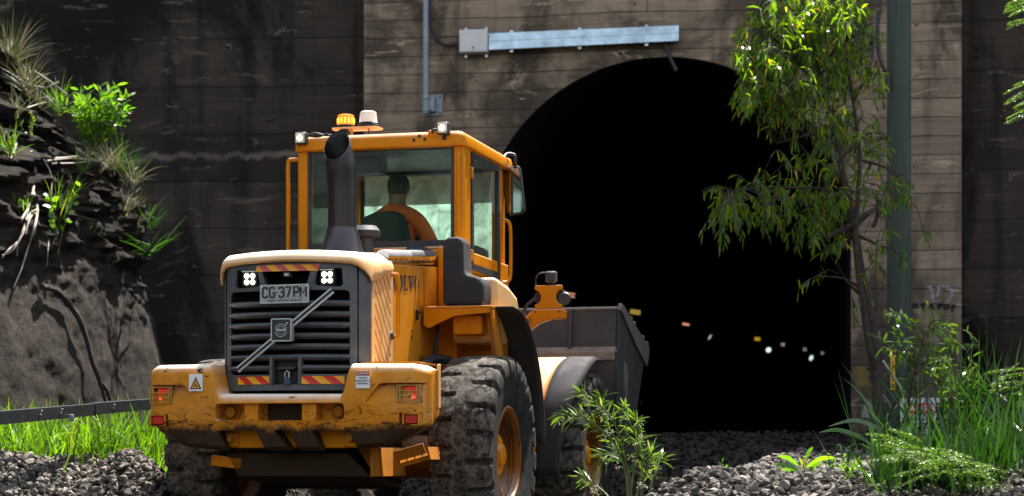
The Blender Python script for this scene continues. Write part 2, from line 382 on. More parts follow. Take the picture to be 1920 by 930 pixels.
def polemat():
    t = NT('pole_green'); co = t.coord()
    g = t.noise(4, 8, .65, t.scale(co, (6, 6, .35)))
    c = t.mix(t.ramp(g, [(.3, 0), (.7, 1)]), (.026, .040, .029), (.062, .086, .062))
    c = t.mix(t.math('MULTIPLY', t.ramp(t.noise(1.3, 6), [(.45, 0), (.7, 1)]), .6), c, (.07, .075, .06))
    t.set(t.b.inputs['Base Color'], c); t.b.inputs['Roughness'].default_value = .8; t.bump(g, .4, .02); return t.m
M['pole'] = polemat()
M['bark'] = mat('bark', (.045, .034, .026), .9, var=.5, vscale=18, bump=.5, bscale=40)
M['dead_wood'] = mat('dead_wood', (.36, .31, .26), .85, var=.35, vscale=20)
M['dark_root'] = mat('dark_root', (.022, .017, .014), .9, var=.4, vscale=12)
def rockmat():
    t = NT('cliff_rock'); co = t.coord(); z = t.sep(co)[2]
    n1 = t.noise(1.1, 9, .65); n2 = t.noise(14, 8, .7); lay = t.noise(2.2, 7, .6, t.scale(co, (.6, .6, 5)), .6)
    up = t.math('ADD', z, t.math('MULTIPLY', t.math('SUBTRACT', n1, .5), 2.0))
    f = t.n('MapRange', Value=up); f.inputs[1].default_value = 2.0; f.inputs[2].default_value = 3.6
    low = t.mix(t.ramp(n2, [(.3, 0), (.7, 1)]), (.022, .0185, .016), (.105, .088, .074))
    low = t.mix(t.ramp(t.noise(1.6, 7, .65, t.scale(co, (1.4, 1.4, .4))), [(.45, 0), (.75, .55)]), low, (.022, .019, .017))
    hi = t.mix(t.ramp(lay, [(.35, 0), (.68, 1)]), (.007, .006, .0055), (.075, .062, .052))  # upper rock: dark wet stone, with the ledge's shade painted in
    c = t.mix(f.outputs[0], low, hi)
    t.set(t.b.inputs['Base Color'], c); t.b.inputs['Roughness'].default_value = .9; t.b.inputs['Specular IOR Level'].default_value = .12
    h = t.math('ADD', t.math('MULTIPLY', n2, .5), t.math('MULTIPLY', lay, t.math('MULTIPLY', f.outputs[0], 1.0)))
    t.bump(t.math('ADD', h, t.math('MULTIPLY', t.noise(34, 6, .8), .9)), 1.0, .07); return t.m
M['rock'] = rockmat()
def groundmat():
    t = NT('ballast_ground'); v = t.n('TexVoronoi', Scale=16, Vector=t.coord())
    c = t.mix(v.outputs['Distance'], (.06, .055, .05), (.02, .018, .017)); c = t.mix(t.math('MULTIPLY', t.noise(1.2, 6), .5), c, (.06, .05, .04))
    t.set(t.b.inputs['Base Color'], c); t.b.inputs['Roughness'].default_value = .95; t.b.inputs['Specular IOR Level'].default_value = .04; t.bump(v.outputs['Distance'], 1, .05); return t.m
M['ground'] = groundmat()
def stonemat(name='ballast_stone', k=1.0):
    t = NT(name); r = t.n('NewGeometry').outputs['Random Per Island']
    c = t.ramp(r, [(0, (.040*k, .037*k, .036*k)), (.35, (.12*k, .11*k, .10*k)), (.62, (.20*k, .182*k, .162*k)), (.85, (.26*k, .225*k, .185*k)), (1, (.42*k, .38*k, .33*k))])
    c = t.mix(t.math('MULTIPLY', t.ramp(t.noise(35, 6, .7), [(.4, 0), (.7, 1)]), .5), c, (.06, .055, .05))
    t.set(t.b.inputs['Base Color'], c); t.b.inputs['Roughness'].default_value = .9; t.b.inputs['Specular IOR Level'].default_value = .08; t.bump(t.noise(90, 4), .4, .006); return t.m
M['stone'] = stonemat(k=.85); M['shade_stone'] = stonemat('shade_ballast', .11)  # second copy darkened to paint in the shade of the tunnel mouth
def tyremat():
    t = NT('tyre_rubber'); co = t.coord(); x, y, z = t.sep(co)
    rr = t.math('SQRT', t.math('ADD', t.math('MULTIPLY', y, y), t.math('MULTIPLY', z, z)))
    f = t.n('MapRange', Value=t.math('ADD', rr, t.math('MULTIPLY', t.math('SUBTRACT', t.noise(7, 7, .7), .5), .16))); f.inputs[1].default_value = .60; f.inputs[2].default_value = .735
    dust = t.mix(t.ramp(t.noise(16, 9, .75, None, .8), [(.42, 0), (.68, 1)]), (.020, .017, .015), (.21, .185, .155))
    side = t.mix(t.ramp(t.noise(9, 7, .7), [(.4, 0), (.75, 1)]), (.011, .0105, .0105), (.05, .046, .042))
    t.set(t.b.inputs['Base Color'], t.mix(f.outputs[0], side, dust)); t.b.inputs['Roughness'].default_value = .88; t.b.inputs['Specular IOR Level'].default_value = .2
    t.bump(t.math('ADD', t.noise(26, 7, .75), t.math('MULTIPLY', t.noise(80, 4), .4)), .8, .025); return t.m
M['tyre'] = tyremat()
M['leaf_tree'] = leafmat('leaf_tree', [(.022, .056, .010), (.030, .075, .011), (.040, .095, .012), (.028, .064, .014), (.048, .105, .012), (.034, .08, .016), (.17, .14, .010)], .62, .26, (8.0, 6.0, .5))
M['leaf_bright'] = leafmat('leaf_bright', [(.05, .13, .012), (.07, .17, .015), (.10, .20, .015), (.14, .20, .015)], .5, .4)
M['leaf_sapling'] = leafmat('leaf_sapling', [(.045, .09, .022), (.06, .12, .03), (.09, .16, .03), (.15, .20, .04)], .4, .2)
M['grass'] = leafmat('grass', [(.045, .11, .010), (.065, .15, .012), (.025, .06, .008), (.075, .16, .012), (.09, .18, .012), (.035, .08, .01), (.13, .14, .04)], .5, .45)
M['reed'] = leafmat('reed', [(.008, .028, .006), (.015, .052, .009), (.026, .080, .012), (.018, .050, .014)], .32, .3)
M['dry_grass'] = leafmat('dry_grass', [(.22, .19, .13), (.10, .12, .05), (.07, .10, .03), (.16, .13, .08)], .3, .6, (1.2, 1.1, .8))
M['fern'] = leafmat('fern', [(.05, .11, .014), (.075, .15, .016), (.06, .13, .02), (.10, .17, .02)], .42, .4)
M['leaf_bush'] = leafmat('leaf_bush', [(.03, .07, .014), (.045, .095, .02), (.06, .115, .024), (.035, .08, .024)], .35, .2)
M['stem'] = mat('stem', (.10, .12, .04), .7, var=.3)
M['flower'] = mat('flower', (.62, .58, .42), .7)

# ================================================================== the setting
def lateral(X, Y): return (X-CX)*c_-(Y-CY)*s_, (X-CX)*s_+(Y-CY)*c_
def terrain(X, Y):
    d, a = lateral(X, Y)
    near = sstep(10.8, 13.0, Y)
    bl = .70*sstep(1.45, 2.15, -d)*near
    br = (.60+.12*sstep(14, 18, Y))*sstep(1.62, 3.0, d)*near
    z = max(bl, br)
    z = max(z, .80*math.exp(-((X+2.86)/.42)**2-((Y-14.85)/.55)**2))      # the second heap, beside the left rear tyre
    ramp = .96*sstep(4.6, 9.5, a)
    z = max(z, ramp)+.0
    if z > .05:
        z += .055*noise.noise(Vector((X*1.1, Y*1.1, 0)))+.03*noise.noise(Vector((X*3, Y*3, 5)))
    # a dip between the two heaps on the left
    z -= .10*math.exp(-(((X+2.78)/.22)**2))*near*(1 if d < 0 else 0)*(1-sstep(15.2, 16.2, Y))
    z -= .25*(1-near)*0
    return z
def axis(fine0, fine1, step, far):
    a = list(np.arange(fine0, fine1+1e-6, step)); d = step
    lo = [a[0]]; hi = [a[-1]]
    while hi[-1] < far: d *= 1.5; hi.append(hi[-1]+d); lo.append(lo[-1]-d)
    return lo[:0:-1]+a+hi[1:]
xs = axis(-8, 9, .14, 500); ys = axis(4, 30, .14, 500)
g = MB(); g.grid([[(x, y, terrain(x, y)) for x in xs] for y in ys])
tag(g.build('ground', M['ground'], smooth=0, recalc=False), None, None, kind='structure')

# portal: board-marked concrete headwall standing proud of the two wing walls, local x along the wall, y into the hill
portal = empty('portal_wall', (WO[0], WO[1], 0), -WA)
tag(portal, 'brown board-marked concrete tunnel portal wall with an arched opening', 'wall')
UC, UR, ZS = .18, 2.36, 3.42
opening = [(UC-UR, -.6)]+[(UC-UR*math.cos(R(a)), ZS+UR*math.sin(R(a))) for a in range(0, 181, 4)]+[(UC+UR, -.6)]
b = MB(); b.bb((-3.67, 0, -.8), (3.89, .7, 10.5)); c = MB(); c.prism(opening, 'y', -.5, 1.5)
link('facing', cut(b, c), M['concrete'], portal, smooth=20)
lin = MB(); N_ = 28
rows = []
for k in range(N_+1):
    nn = .03+k*2.65; sh = .0009*(k*2.6)**2            # the bore bends gently to the right
    rows.append([(UC+(u-UC)*.995+sh, nn, z-.012) for u, z in opening])
lin.grid(rows); lin.add(rows[-1], [tuple(range(len(opening)))])
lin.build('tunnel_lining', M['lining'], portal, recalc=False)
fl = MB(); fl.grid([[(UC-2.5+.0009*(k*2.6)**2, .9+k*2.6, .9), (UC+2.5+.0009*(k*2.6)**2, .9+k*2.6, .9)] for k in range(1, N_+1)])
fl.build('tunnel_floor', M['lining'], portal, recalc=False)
# faded marks on the right jamb and pier: a yellow square, a white triangle, spray-paint
def onwall(px, py): u, z = wuv(px, py); return u, z
def markpoly(name, pts, m, e=.004):
    q = MB(); q.prism([onwall(*p) for p in pts], 'y', -e, .01); return q.build(name, m, portal, smooth=0)
o = markpoly('painted_square', [(1603, 686), (1634, 687), (1635, 725), (1604, 726)], M['paint_yellow']); o['label'] = 'faded yellow square painted on the pier'
o = markpoly('painted_triangle', [(1613, 783), (1622, 757), (1628, 749), (1634, 757), (1644, 783)], M['paint_white']); o['label'] = 'faded white triangle painted low on the pier'
def spray(name, strokes, wd, m):
    q = MB()
    for st in strokes:
        pts = [Vector((onwall(*p)[0], -.006, onwall(*p)[1])) for p in st]
        for i in range(len(pts)-1):
            d = (pts[i+1]-pts[i]); e = Vector((d.z, 0, -d.x)).normalized()*wd/2; yo = Vector((0, -.0004*i, 0)); ex = d.normalized()*wd*.25
            q.add([pts[i]-e-ex+yo, pts[i]+e-ex+yo, pts[i+1]+e+ex+yo, pts[i+1]-e+ex+yo], [(0, 1, 2, 3)])
    return q.build(name, m, portal, smooth=0, recalc=False)
o = spray('graffiti', [[(1743, 537), (1749, 552), (1750, 566)], [(1746, 553), (1750, 566)], [(1759, 536), (1761, 545), (1756, 556)], [(1766, 536), (1776, 537), (1785, 545), (1785, 555), (1778, 563), (1774, 568)]], .035, M['paint_white']); o['label'] = 'faint white sprayed letters'
L = []
L += [[(1713, 576), (1713, 570)], [(1713, 571), (1718, 570), (1720, 577)]]                  # n
L += [[(1726, 571), (1735, 570)], [(1731, 570), (1731, 582)]]                                # i / t
L += [[(1752, 570), (1744, 571), (1742, 578), (1751, 579)], [(1743, 574), (1749, 574)]]      # e
L += [[(1758, 571), (1767, 570)], [(1763, 571), (1759, 579)], [(1767, 571), (1762, 576)]]    # r
L += [[(1772, 572), (1778, 571), (1779, 578), (1772, 579), (1771, 573)]]                     # o
L += [[(1785, 572), (1785, 585)], [(1785, 572), (1791, 574), (1786, 578)]]                   # p
L += [[(1748, 597), (1748, 606)], [(1763, 601), (1761, 606)]]
o = spray('graffiti', L, .028, M['paint_black']); o['label'] = 'row of black sprayed letters with drips'
o = spray('graffiti', [[(1641, 622), (1645, 626)], [(1647, 622), (1650, 627)], [(1641, 630), (1645, 635)], [(1648, 630), (1652, 635)]], .02, M['paint_white']); o['label'] = 'small white scribble beside the pole'

wing = empty('wing_wall', (WO[0], WO[1], 0), -R(4))
tag(wing, 'black-stained concrete wing wall left of the portal behind the loader', 'wall')
b = MB(); b.bb((-16, .55, -.8), (-3.2, 1.2, 10.2)); b.build('facing', M['wing_concrete'], wing)
wing2 = empty('wing_wall', (WO[0], WO[1], 0), -R(8))
tag(wing2, 'dark mouldy concrete wing wall right of the portal', 'wall')
b = MB(); b.bb((3.6, .42, -.8), (14, 1.2, 10.2)); b.build('facing', M['dark_concrete'], wing2)

# rock cutting on the left
def cliff():
    path = spline([Vector(p) for p in [(-7.6, 9.5, 0), (-6.3, 13.5, 0), (-5.05, 17.2, 0), (-4.25, 20.4, 0), (-3.92, 22.0, 0), (-4.05, 22.75, 0), (-4.6, 23.4, 0), (-5.6, 24.4, 0)]], 56)
    zs = [(-.4+7.4*(i/270)) for i in range(271)]
    mb = MB(); rows = []
    for i, p in enumerate(path):
        d = (path[min(i+1, len(path)-1)]-path[max(i-1, 0)]).normalized(); nrm = Vector((d.y, -d.x, 0))
        row = []
        for z in zs:
            q = Vector((p.x, p.y, z))
            top = 3.75+.25*noise.noise(Vector((p.y*.8, 1, 0)))
            rec = max(0, z-top)*.9+(z-1.15)*.21
            low = sstep(3.3, 2.0, z+.5*noise.noise(Vector((p.x*1.3, p.y*1.3, 8))))
            n1 = noise.fractal(q*.7, 1.0, 2.0, 4)*(.26-.17*low)
            n2 = noise.fractal(Vector((q.x*2.2, q.y*2.2, q.z*2.2)), 1.0, 2.0, 5)*(.085-.055*low)
            lay = noise.noise(Vector((q.x*.7, q.y*.7, q.z*4.2)))
            led = (1-low)*(.13*math.floor(lay*3)/3+.13*lay+.13*noise.fractal(Vector((q.x*3, q.y*3, q.z*8)), .75, 2.1, 7))
            if low < 1: n2 += (1-low)*.10*abs(noise.noise(q*5))
            fold = low*.012*noise.fractal(q*8, .8, 2, 4)+low*.04*noise.noise(Vector((q.y*2.6, q.x*2.6, q.z*.35)))
            out = n1+n2+led+fold-rec+.10*low
            row.append(q+nrm*out)
        rows.append(row)
    mb.grid(rows); return mb
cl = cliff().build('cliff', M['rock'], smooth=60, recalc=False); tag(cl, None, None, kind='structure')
cl_tree = None
from mathutils.bvhtree import BVHTree
cl_tree = BVHTree.FromPolygons([v.co.copy() for v in cl.data.vertices], [tuple(p.vertices) for p in cl.data.polygons])
def on_cliff(px, py):
    o_ = Vector((0, 0, CH)); d = (P(px, py, 10)-o_).normalized()
    h = cl_tree.ray_cast(o_, d)
    return h[0] if h[0] is not None else P(px, py, 21.5)

# hillside above the headwall, out of the frame, which with its trees shades the portal
hill = MB(); rows = []
for i in range(40):
    X = -16+i*.95; row = []
    top = 11.0+7.6*sstep(.6, 4.2, X)+.6*noise.noise(Vector((X*.35, 0, 3)))
    for j in range(14):
        t = j/13; Y = 26.3-.139*(X-1.7)+t*9
        row.append((X, Y, 9.9+(top-9.9)*min(1, t*3.5)+.5*noise.noise(Vector((X*.6, Y*.6, 0)))+t*.5))
    rows.append(row)
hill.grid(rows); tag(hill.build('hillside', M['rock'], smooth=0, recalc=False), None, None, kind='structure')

# the right side of the cutting, outside the frame, which the windows and mirror look at
rb = MB(); rows = []
for i in range(60):
    Y = -8+i*.58; row = []
    for j in range(16):
        t = j/15; q = Vector((7.4+.6*noise.noise(Vector((Y*.3, 0, 1)))+t*3.2, Y, -.3+t*4.5)); q.x += .5*noise.fractal(q*.8, 1, 2, 4)
        row.append(q)
    rows.append(row)
rb.grid(rows); tag(rb.build('cutting_slope', M['rock'], smooth=50, recalc=False), None, None, kind='structure')
wh = MB(); rows = []  # unseen hill added behind the camera to darken fill and reflections
for i in range(80):
    a = R(185+170*i/79); row = []
    for j in range(12):
        t = j/11; q = Vector((31*math.cos(a)*(1+.25*t), 31*math.sin(a)*(1+.25*t)-2, -.5+t*(10+3.5*noise.noise(Vector((a*6, 0, 7)))))); q += Vector((1, 1, .6))*1.2*noise.fractal(q*.5, 1, 2, 4)*t
        row.append(q)
    rows.append(row)
wh.grid(rows); tag(wh.build('added_back_hill', mat('added_hill_wood', (.035, .055, .018), .9, var=.6, vscale=1.2), smooth=50, recalc=False), None, None, kind='structure')

# ================================================================== the wheel loader (x right, y forward, origin on the ground under the rear axle)
loader = empty('wheel_loader', (CX, CY, 0), -TH)
tag(loader, 'weathered yellow wheel loader seen from behind, driving into the tunnel', 'wheel loader')
def yg(x):                              # plan curve of the rear grille
    x = abs(x)
    if x <= .43: return -1.455+.085*(x/.43)**2
    t = min(1, (x-.43)/.115); return -1.37+.17*(1-math.sqrt(max(0, 1-t*t)))+.03*t
def yr(x):                              # plan curve of the counterweight
    x = abs(x); y = -1.60+.105*x*x
    if x > .925: t = min(1, (x-.925)/.105); y += .12*(1-math.sqrt(max(0, 1-t*t)))
    return y
# ---- counterweight
def cw_mesh():
    hx = [1.03, 1.028, 1.02, 1.005, .98, .95, .925, .90, .89, .84, .77, .70, .63, .57, .53, .515, .50, .485, .468, .455, .44, .40, .30, .20, .10]
    X = [-x for x in hx]+[0]+hx[::-1]
    mb = MB(); rows = []
    for x in X:
        a = abs(x); y = yr(x)
        f = sstep(.44, .515, a); zt = 1.168+.205*f-.006*x; zb = .775+.03*sstep(.3, .8, a)+.10*sstep(.72, .96, a)+.10*max(0, (a-.93)/.10)**2
        yf = -.98 if a < .44 else -.98-.14*f
        if a > .925: yf = -1.20
        e = .035*sstep(.93, 1.03, a)
        sec = [(yf, zb+.03), (y+.16, zb+.012), (y+.10, zb), (y+.05, zb+.03), (y+.012, .955), (y, .985), (y, zt-.075), (y+.010, zt-.032-e*.5), (y+.035, zt-.008-e), (y+.07, zt-e), (yf-.03 if a < .93 else yf, zt-e)]
        if a > .925: sec[-1] = (yf, zt-e)
        rows.append([(x, q[0], q[1]) for q in sec])
    n = len(rows[0])
    mb.add([p for r in rows for p in r], [(i*n+k, i*n+(k+1) % n, (i+1)*n+(k+1) % n, (i+1)*n+k) for i in range(len(rows)-1) for k in range(n)])
    mb.f += [tuple(range(n)), tuple(range((len(rows)-1)*n, len(rows)*n))]; mb.mi += [0, 0]
    c = MB()
    c.prism(rrect(-.47, .985, .47, 1.103, .03), 'y', -1.8, -1.44)                       # long slot across the middle
    for sgn in (1, -1):                                                                 # scoops of the tail lights
        poly = [(.60, 1.088), (.66, 1.17), (.70, 1.222), (.73, 1.238), (1.2, 1.238), (1.2, 1.088)]
        poly = [(sgn*x, z) for x, z in poly]
        m0 = len(c.v); c.prism(poly, 'y', -1.8, -1.30)
        for k, yy in zip(range(m0+6, m0+12), (-1.565, -1.53, -1.49, -1.455, -1.40, -1.40)): c.v[k] = (c.v[k][0], yy, c.v[k][2])
        c.prism(rrect(*sorted((sgn*.84, sgn*1.2))[:1], .945, sorted((sgn*.84, sgn*1.2))[1], 1.035, .02), 'y', -1.8, -1.465)
    me = cut(mb, c)
    c = MB()
    for q in ([(-.455, .918), (-.17, .918), (-.075, .70), (-.37, .70)], [(-.035, .918), (.075, .918), (.13, .77), (.075, .77)], [(.235, .918), (.51, .918), (.56, .70), (.32, .70)]):
        c.prism(q, 'y', -1.8, -1.40)
    return cut(me, c)
cw = link('counterweight', cw_mesh(), M['weight_paint'], loader, smooth=38)
b = MB(); b.bb((-.58, -1.425, .80), (.58, -1.1, .93)); b.build('tow_recess', M['cab_paint'], cw)
for x in (-.40, .10, .48):
    b = MB(); b.lathe([(.028, -1.44), (.028, -1.465), (.018, -1.47), (.018, -1.49)], (x-.0, 0, .86), 'y', 12); b.build('bolt', M['dirty_paint'], cw)
    b = MB(); b.box((x-.005, -1.425, .855), (.10, .04, .10)); b.build('lug', M['cab_paint'], cw, bevel=.008)
for x in (-.395, .395):
    b = MB(); b.lathe([(.062, -1.44), (.062, -1.452), (.05, -1.452), (.05, -1.447), (.036, -1.447), (.036, -1.485), (.03, -1.49), (.0, -1.49)], (x, 0, 1.045), 'y', 20); b.build('bolt', M['dirty_paint'], cw)
b = MB(); b.bb((-.13, -1.456, .99), (.13, -1.438, 1.10)); b.build('pocket_shade_plate', M['belly'], cw)  # flat dark plate stands in for the shade of a deeper pocket
for x in (-.21, .21):
    b = MB(); b.box((x, -1.50, 1.044), (.10, .11, .114)); b.build('rib', M['weight_paint'], cw)
b = MB(); b.bb((.515, -1.35, 1.374), (.93, -.95, 1.388)); b.build('top_plate', M['dirty_paint'], cw)
b = MB(); b.bb((1.032, -1.26, 1.07), (1.044, -1.205, 1.372)); b.build('side_plate', M['hood_paint'], cw, bevel=.004)
# stickers
def decal(name, poly, y, m, parent, e=.0): 
    q = MB(); q.prism(poly, 'y', y-.002-e, y); return q.build(name, m, parent, smooth=0)
ws = decal('warning_sticker', rrect(-.664, 1.190, -.562, 1.308, .004), yr(.61)-.012, M['white'], cw); ws['label'] = 'white sticker with yellow warning triangle'
y = yr(.61)-.0165
q = MB(); q.prism([(-.655, 1.205), (-.571, 1.205), (-.613, 1.288)], 'y', y, y+.002); q.build('triangle_border', M['black'], ws)
q = MB(); q.prism([(-.642, 1.2115), (-.584, 1.2115), (-.613, 1.272)], 'y', y-.002, y); q.build('triangle', M['yellow_tape'], ws)
q = MB()
for p in ([(-.628, 1.22), (-.62, 1.222), (-.608, 1.243), (-.616, 1.24)], [(-.612, 1.225), (-.604, 1.218), (-.596, 1.222), (-.607, 1.235)], [(-.62, 1.247), (-.612, 1.25), (-.611, 1.257), (-.617, 1.256)]):
    q.prism(p, 'y', y-.004, y-.002)
q.build('pictogram', M['black'], ws)
ds = decal('danger_sticker', rrect(.553, 1.200, .653, 1.316, .004), yr(.61)-.012, M['white'], cw); ds['label'] = 'white and red danger sticker'
q = MB(); q.prism([(.555, 1.286), (.651, 1.286), (.651, 1.314), (.555, 1.314)], 'y', y, y+.003); q.build('header', mat('sign_red', (.30, .012, .02), .4), ds)
q = text_mb('DANGER', .0175, frame_m((.612, y-.002, 1.300), (1, 0, 0), (0, 0, 1)), bold=.0004); q.add([(.560, y-.002, 1.292), (.573, y-.002, 1.292), (.5665, y-.002, 1.308)], [(0, 1, 2)]); q.build('lettering', M['white'], ds, smooth=0, recalc=False)
q = MB()
for k, tx in enumerate(('VEHICLE', 'FREQUENTLY', 'REVERSING.')): text_mb(tx, .0165, frame_m((.603, y+.003-.002, 1.268-.0185*k), (1, 0, 0), (0, 0, 1)), mb=q, bold=.0003)
q.build('lettering', M['black'], ds, smooth=0, recalc=False)
# tail lights with guards, reflectors
for sg in (-1, 1):
    X = .905*sg; ty = -1.445
    t = MB(); t.box((X, ty+.03, 1.165), (.135, .10, .115)); tl = t.build('tail_light', M['black'], loader, bevel=.012)
    q = MB(); q.box((X+.008, ty-.024, 1.19), (.100, .012, .044)); q.build('lens', M['red_lamp'], tl, bevel=.004)
    q = MB(); q.box((X+.008, ty-.024, 1.146), (.100, .012, .044)); q.build('lens', M['red_lamp'], tl, bevel=.004)
    q = MB()
    for i in range(6):
        for j in range(2): q.ball((X-.022+i*.0115, ty-.031, 1.139+j*.013), .0036, 6, 4)
    q.build('led', M['red_led'], tl)
    q = MB()
    for z in (1.115, 1.15, 1.185, 1.22): q.box((X, ty-.065, z), (.165, .008, .006))
    for dx in (-.078, -.06, .062, .08): q.box((X+dx, ty-.060, 1.166), (.010, .012, .118))
    for dx in (-.075, .077):
        for z in (1.12, 1.21): q.box((X+dx, ty-.01, z), (.01, .10, .012))
    q.build('guard', M['brass'], tl)
    q = MB(); q.box((.925*sg, -1.487, .990), (.085, .05, .055)); rf = q.build('reflector', M['red_lens'], loader, bevel=.004)
    q = MB()
    for dx in (-.055, .055): q.box((.925*sg+dx, -1.488, .990), (.010, .06, .082))
    for z in (.952, 1.028): q.box((.925*sg, -1.488, z), (.12, .06, .008))
    q.build('surround', M['weight_paint'], rf)
# belly plate and steps beneath
b = MB(); b.add([(-.50, -1.33, .765), (.40, -1.33, .765), (.57, -1.33, .60), (-.40, -1.33, .60), (-.50, -.6, .76), (.40, -.6, .76), (.57, -.6, .50), (-.40, -.6, .50)], [(0, 1, 2, 3), (4, 5, 6, 7), (0, 1, 5, 4), (1, 2, 6, 5), (2, 3, 7, 6), (3, 0, 4, 7)]); b.build('belly_plate', M['belly'], loader, bevel=.006)
b = MB(); b.add([(.43, -1.18, .80), (.60, -1.18, .80), (.62, -1.18, .60), (.56, -1.18, .60)], [(0, 1, 2, 3)]); b.prism([(.46, .80), (.56, .80), (.60, .60), (.555, .60)], 'y', -1.16, -.6); b.build('frame_plate', M['dirty_paint'], loader)
b = MB(); b.box((.585, -1.24, .70), (.012, .2, .20)); b.build('frame_edge', M['dirty_paint'], loader)
stp = MB(); stp.box((-.49, -1.32, .70), (.23, .02, .075), Matrix.Rotation(R(7), 3, 'Y')); stp.build('step', M['cab_paint'], loader, bevel=.004)['label'] = 'orange step plate'
st = MB(); rot = Matrix.Rotation(R(-15), 3, 'Y'); st.box((.77, -1.06, .765), (.23, .014, .075), rot); stp = st.build('step', M['dirty_paint'], loader, bevel=.003)
q = MB()
for i in range(5): q.box((.70+.055*i, -.96, .70+.0148*i), (.008, .2, .035), rot)
q.box((.79, -.86, .745), (.28, .012, .06), rot); q.box((.79, -1.05, .700), (.28, .012, .03), rot); q.box((.925, -1.0, .76), (.014, .22, .09), rot)
q.build('grating', M['dirty_paint'], stp)
# ---- rear grille
def grille_mesh():
    xs_ = [-.545, -.542, -.535, -.52, -.50, -.47, -.43, -.36, -.28, -.2, -.1, 0, .1, .2, .28, .36, .43, .47, .50, .52, .535, .542, .545]
    mb = MB(); f0 = []; f1 = []
    for x in xs_:
        y = yg(x); zt = 2.098-.0*x; t = max(0, (abs(x)-.40)/.145); zt -= .12*(1-math.sqrt(max(0, 1-t*t)))
        f0.append(((x, y, 1.195), (x, y, 1.24), (x, y, 1.9), (x, y+.004, zt-.03), (x, y+.015, zt)))
        xi = x*.90; f1.append(((xi, y+.07, 1.195), (xi, y+.07, 1.24), (xi, y+.07, 1.9), (xi, y+.07, zt-.03), (xi, y+.07, zt)))
    n = len(xs_); k = 5
    mb.add([p for r in f0 for p in r]+[p for r in f1 for p in r],
        [(i*k+j, i*k+j+1, (i+1)*k+j+1, (i+1)*k+j) for i in range(n-1) for j in range(k-1)]
        +[(n*k+i*k+j, n*k+(i+1)*k+j, n*k+(i+1)*k+j+1, n*k+i*k+j+1) for i in range(n-1) for j in range(k-1)]
        +[(i*k, (i+1)*k, n*k+(i+1)*k, n*k+i*k) for i in range(n-1)]+[(i*k+k-1, n*k+i*k+k-1, n*k+(i+1)*k+k-1, (i+1)*k+k-1) for i in range(n-1)]
        +[(j, n*k+j, n*k+j+1, j+1) for j in range(k-1)]+[((n-1)*k+j, (n-1)*k+j+1, n*k+(n-1)*k+j+1, n*k+(n-1)*k+j) for j in range(k-1)])
    c = MB()
    c.prism([(-.385, 2.035), (-.235, 2.035), (-.215, 2.02), (-.195, 1.935), (-.21, 1.915), (-.375, 1.908), (-.395, 1.925)], 'y', -1.7, -1.2)
    c.prism([(.385, 2.035), (.235, 2.035), (.215, 2.02), (.195, 1.935), (.21, 1.915), (.375, 1.908), (.395, 1.925)], 'y', -1.7, -1.2)
    c.prism([(-.165, 2.028), (.165, 2.028), (.178, 2.015), (.155, 1.935), (.125, 1.915), (-.125, 1.915), (-.155, 1.935), (-.178, 2.015)], 'y', -1.7, -1.2)
    o_ = rrect(-.438, 1.305, .438, 1.885, .03); k = 15      # the latch bay opens out of the bottom edge
    c.prism(o_[:k]+[(-.098, 1.305), (-.098, 1.235), (.098, 1.235), (.098, 1.305)]+o_[k:], 'y', -1.7, -1.2)
    return cut(mb, c)
gr = link('rear_grille', grille_mesh(), M['grille'], loader, smooth=40)
b = MB(); b.bb((-.49, -1.335, 1.2), (.49, -1.31, 2.08)); b.build('backing', M['void'], gr)
for z in (1.797, 1.722, 1.648, 1.574, 1.50, 1.426, 1.352):
    s = MB(); rows = []
    for i in range(25):
        x = -.455+.91*i/24; y = yg(x)
        rows.append([(x, y+.07, z+.020), (x, y+.02, z+.018), (x, y+.002, z+.010), (x, y-.003, z-.002), (x, y+.012, z-.020), (x, y+.05, z-.028), (x, y+.07, z-.02)])
    if z < 1.36 or z < 1.43 and False: rows_sets = [[r for r in rows if r[0][0] < -.09], [r for r in rows if r[0][0] > .09]]
    else: rows_sets = [rows]
    for rs in rows_sets:
        s = MB(); s.grid([r+[r[0]] for r in rs]); s.build('slat', M['grille'], gr, smooth=50)
for x in (-.105, .105):
    b = MB(); b.box((x, yg(x)+.02, 1.335), (.024, .07, .20)); b.build('latch_post', M['grille'], gr, bevel=.006)
b = MB(); b.bb((-.09, -1.39, 1.235), (.09, -1.34, 1.41)); b.build('latch_recess', M['black'], gr)
b = MB(); b.box((.0, -1.42, 1.348), (.135, .05, .022)); b.build('latch_bar', M['plastic'], gr, bevel=.005)
pl_ = MB(); pl_.box((.02, -1.475, 1.258), (.046, .024, .052)); pk = pl_.build('padlock', mat('padlock_body', (.03, .045, .075), .4), gr, bevel=.006)
q = MB(); q.tube([(.005, -1.475, 1.28), (.005, -1.475, 1.315), (.02, -1.475, 1.328), (.035, -1.475, 1.315), (.035, -1.475, 1.28)], .0045, 6); q.build('shackle', M['silver'], pk)
b = MB(); b.tube([(.02, -1.455, 1.312), (.02, -1.40, 1.312)], .008, 6); b.build('hasp', M['plastic'], gr)
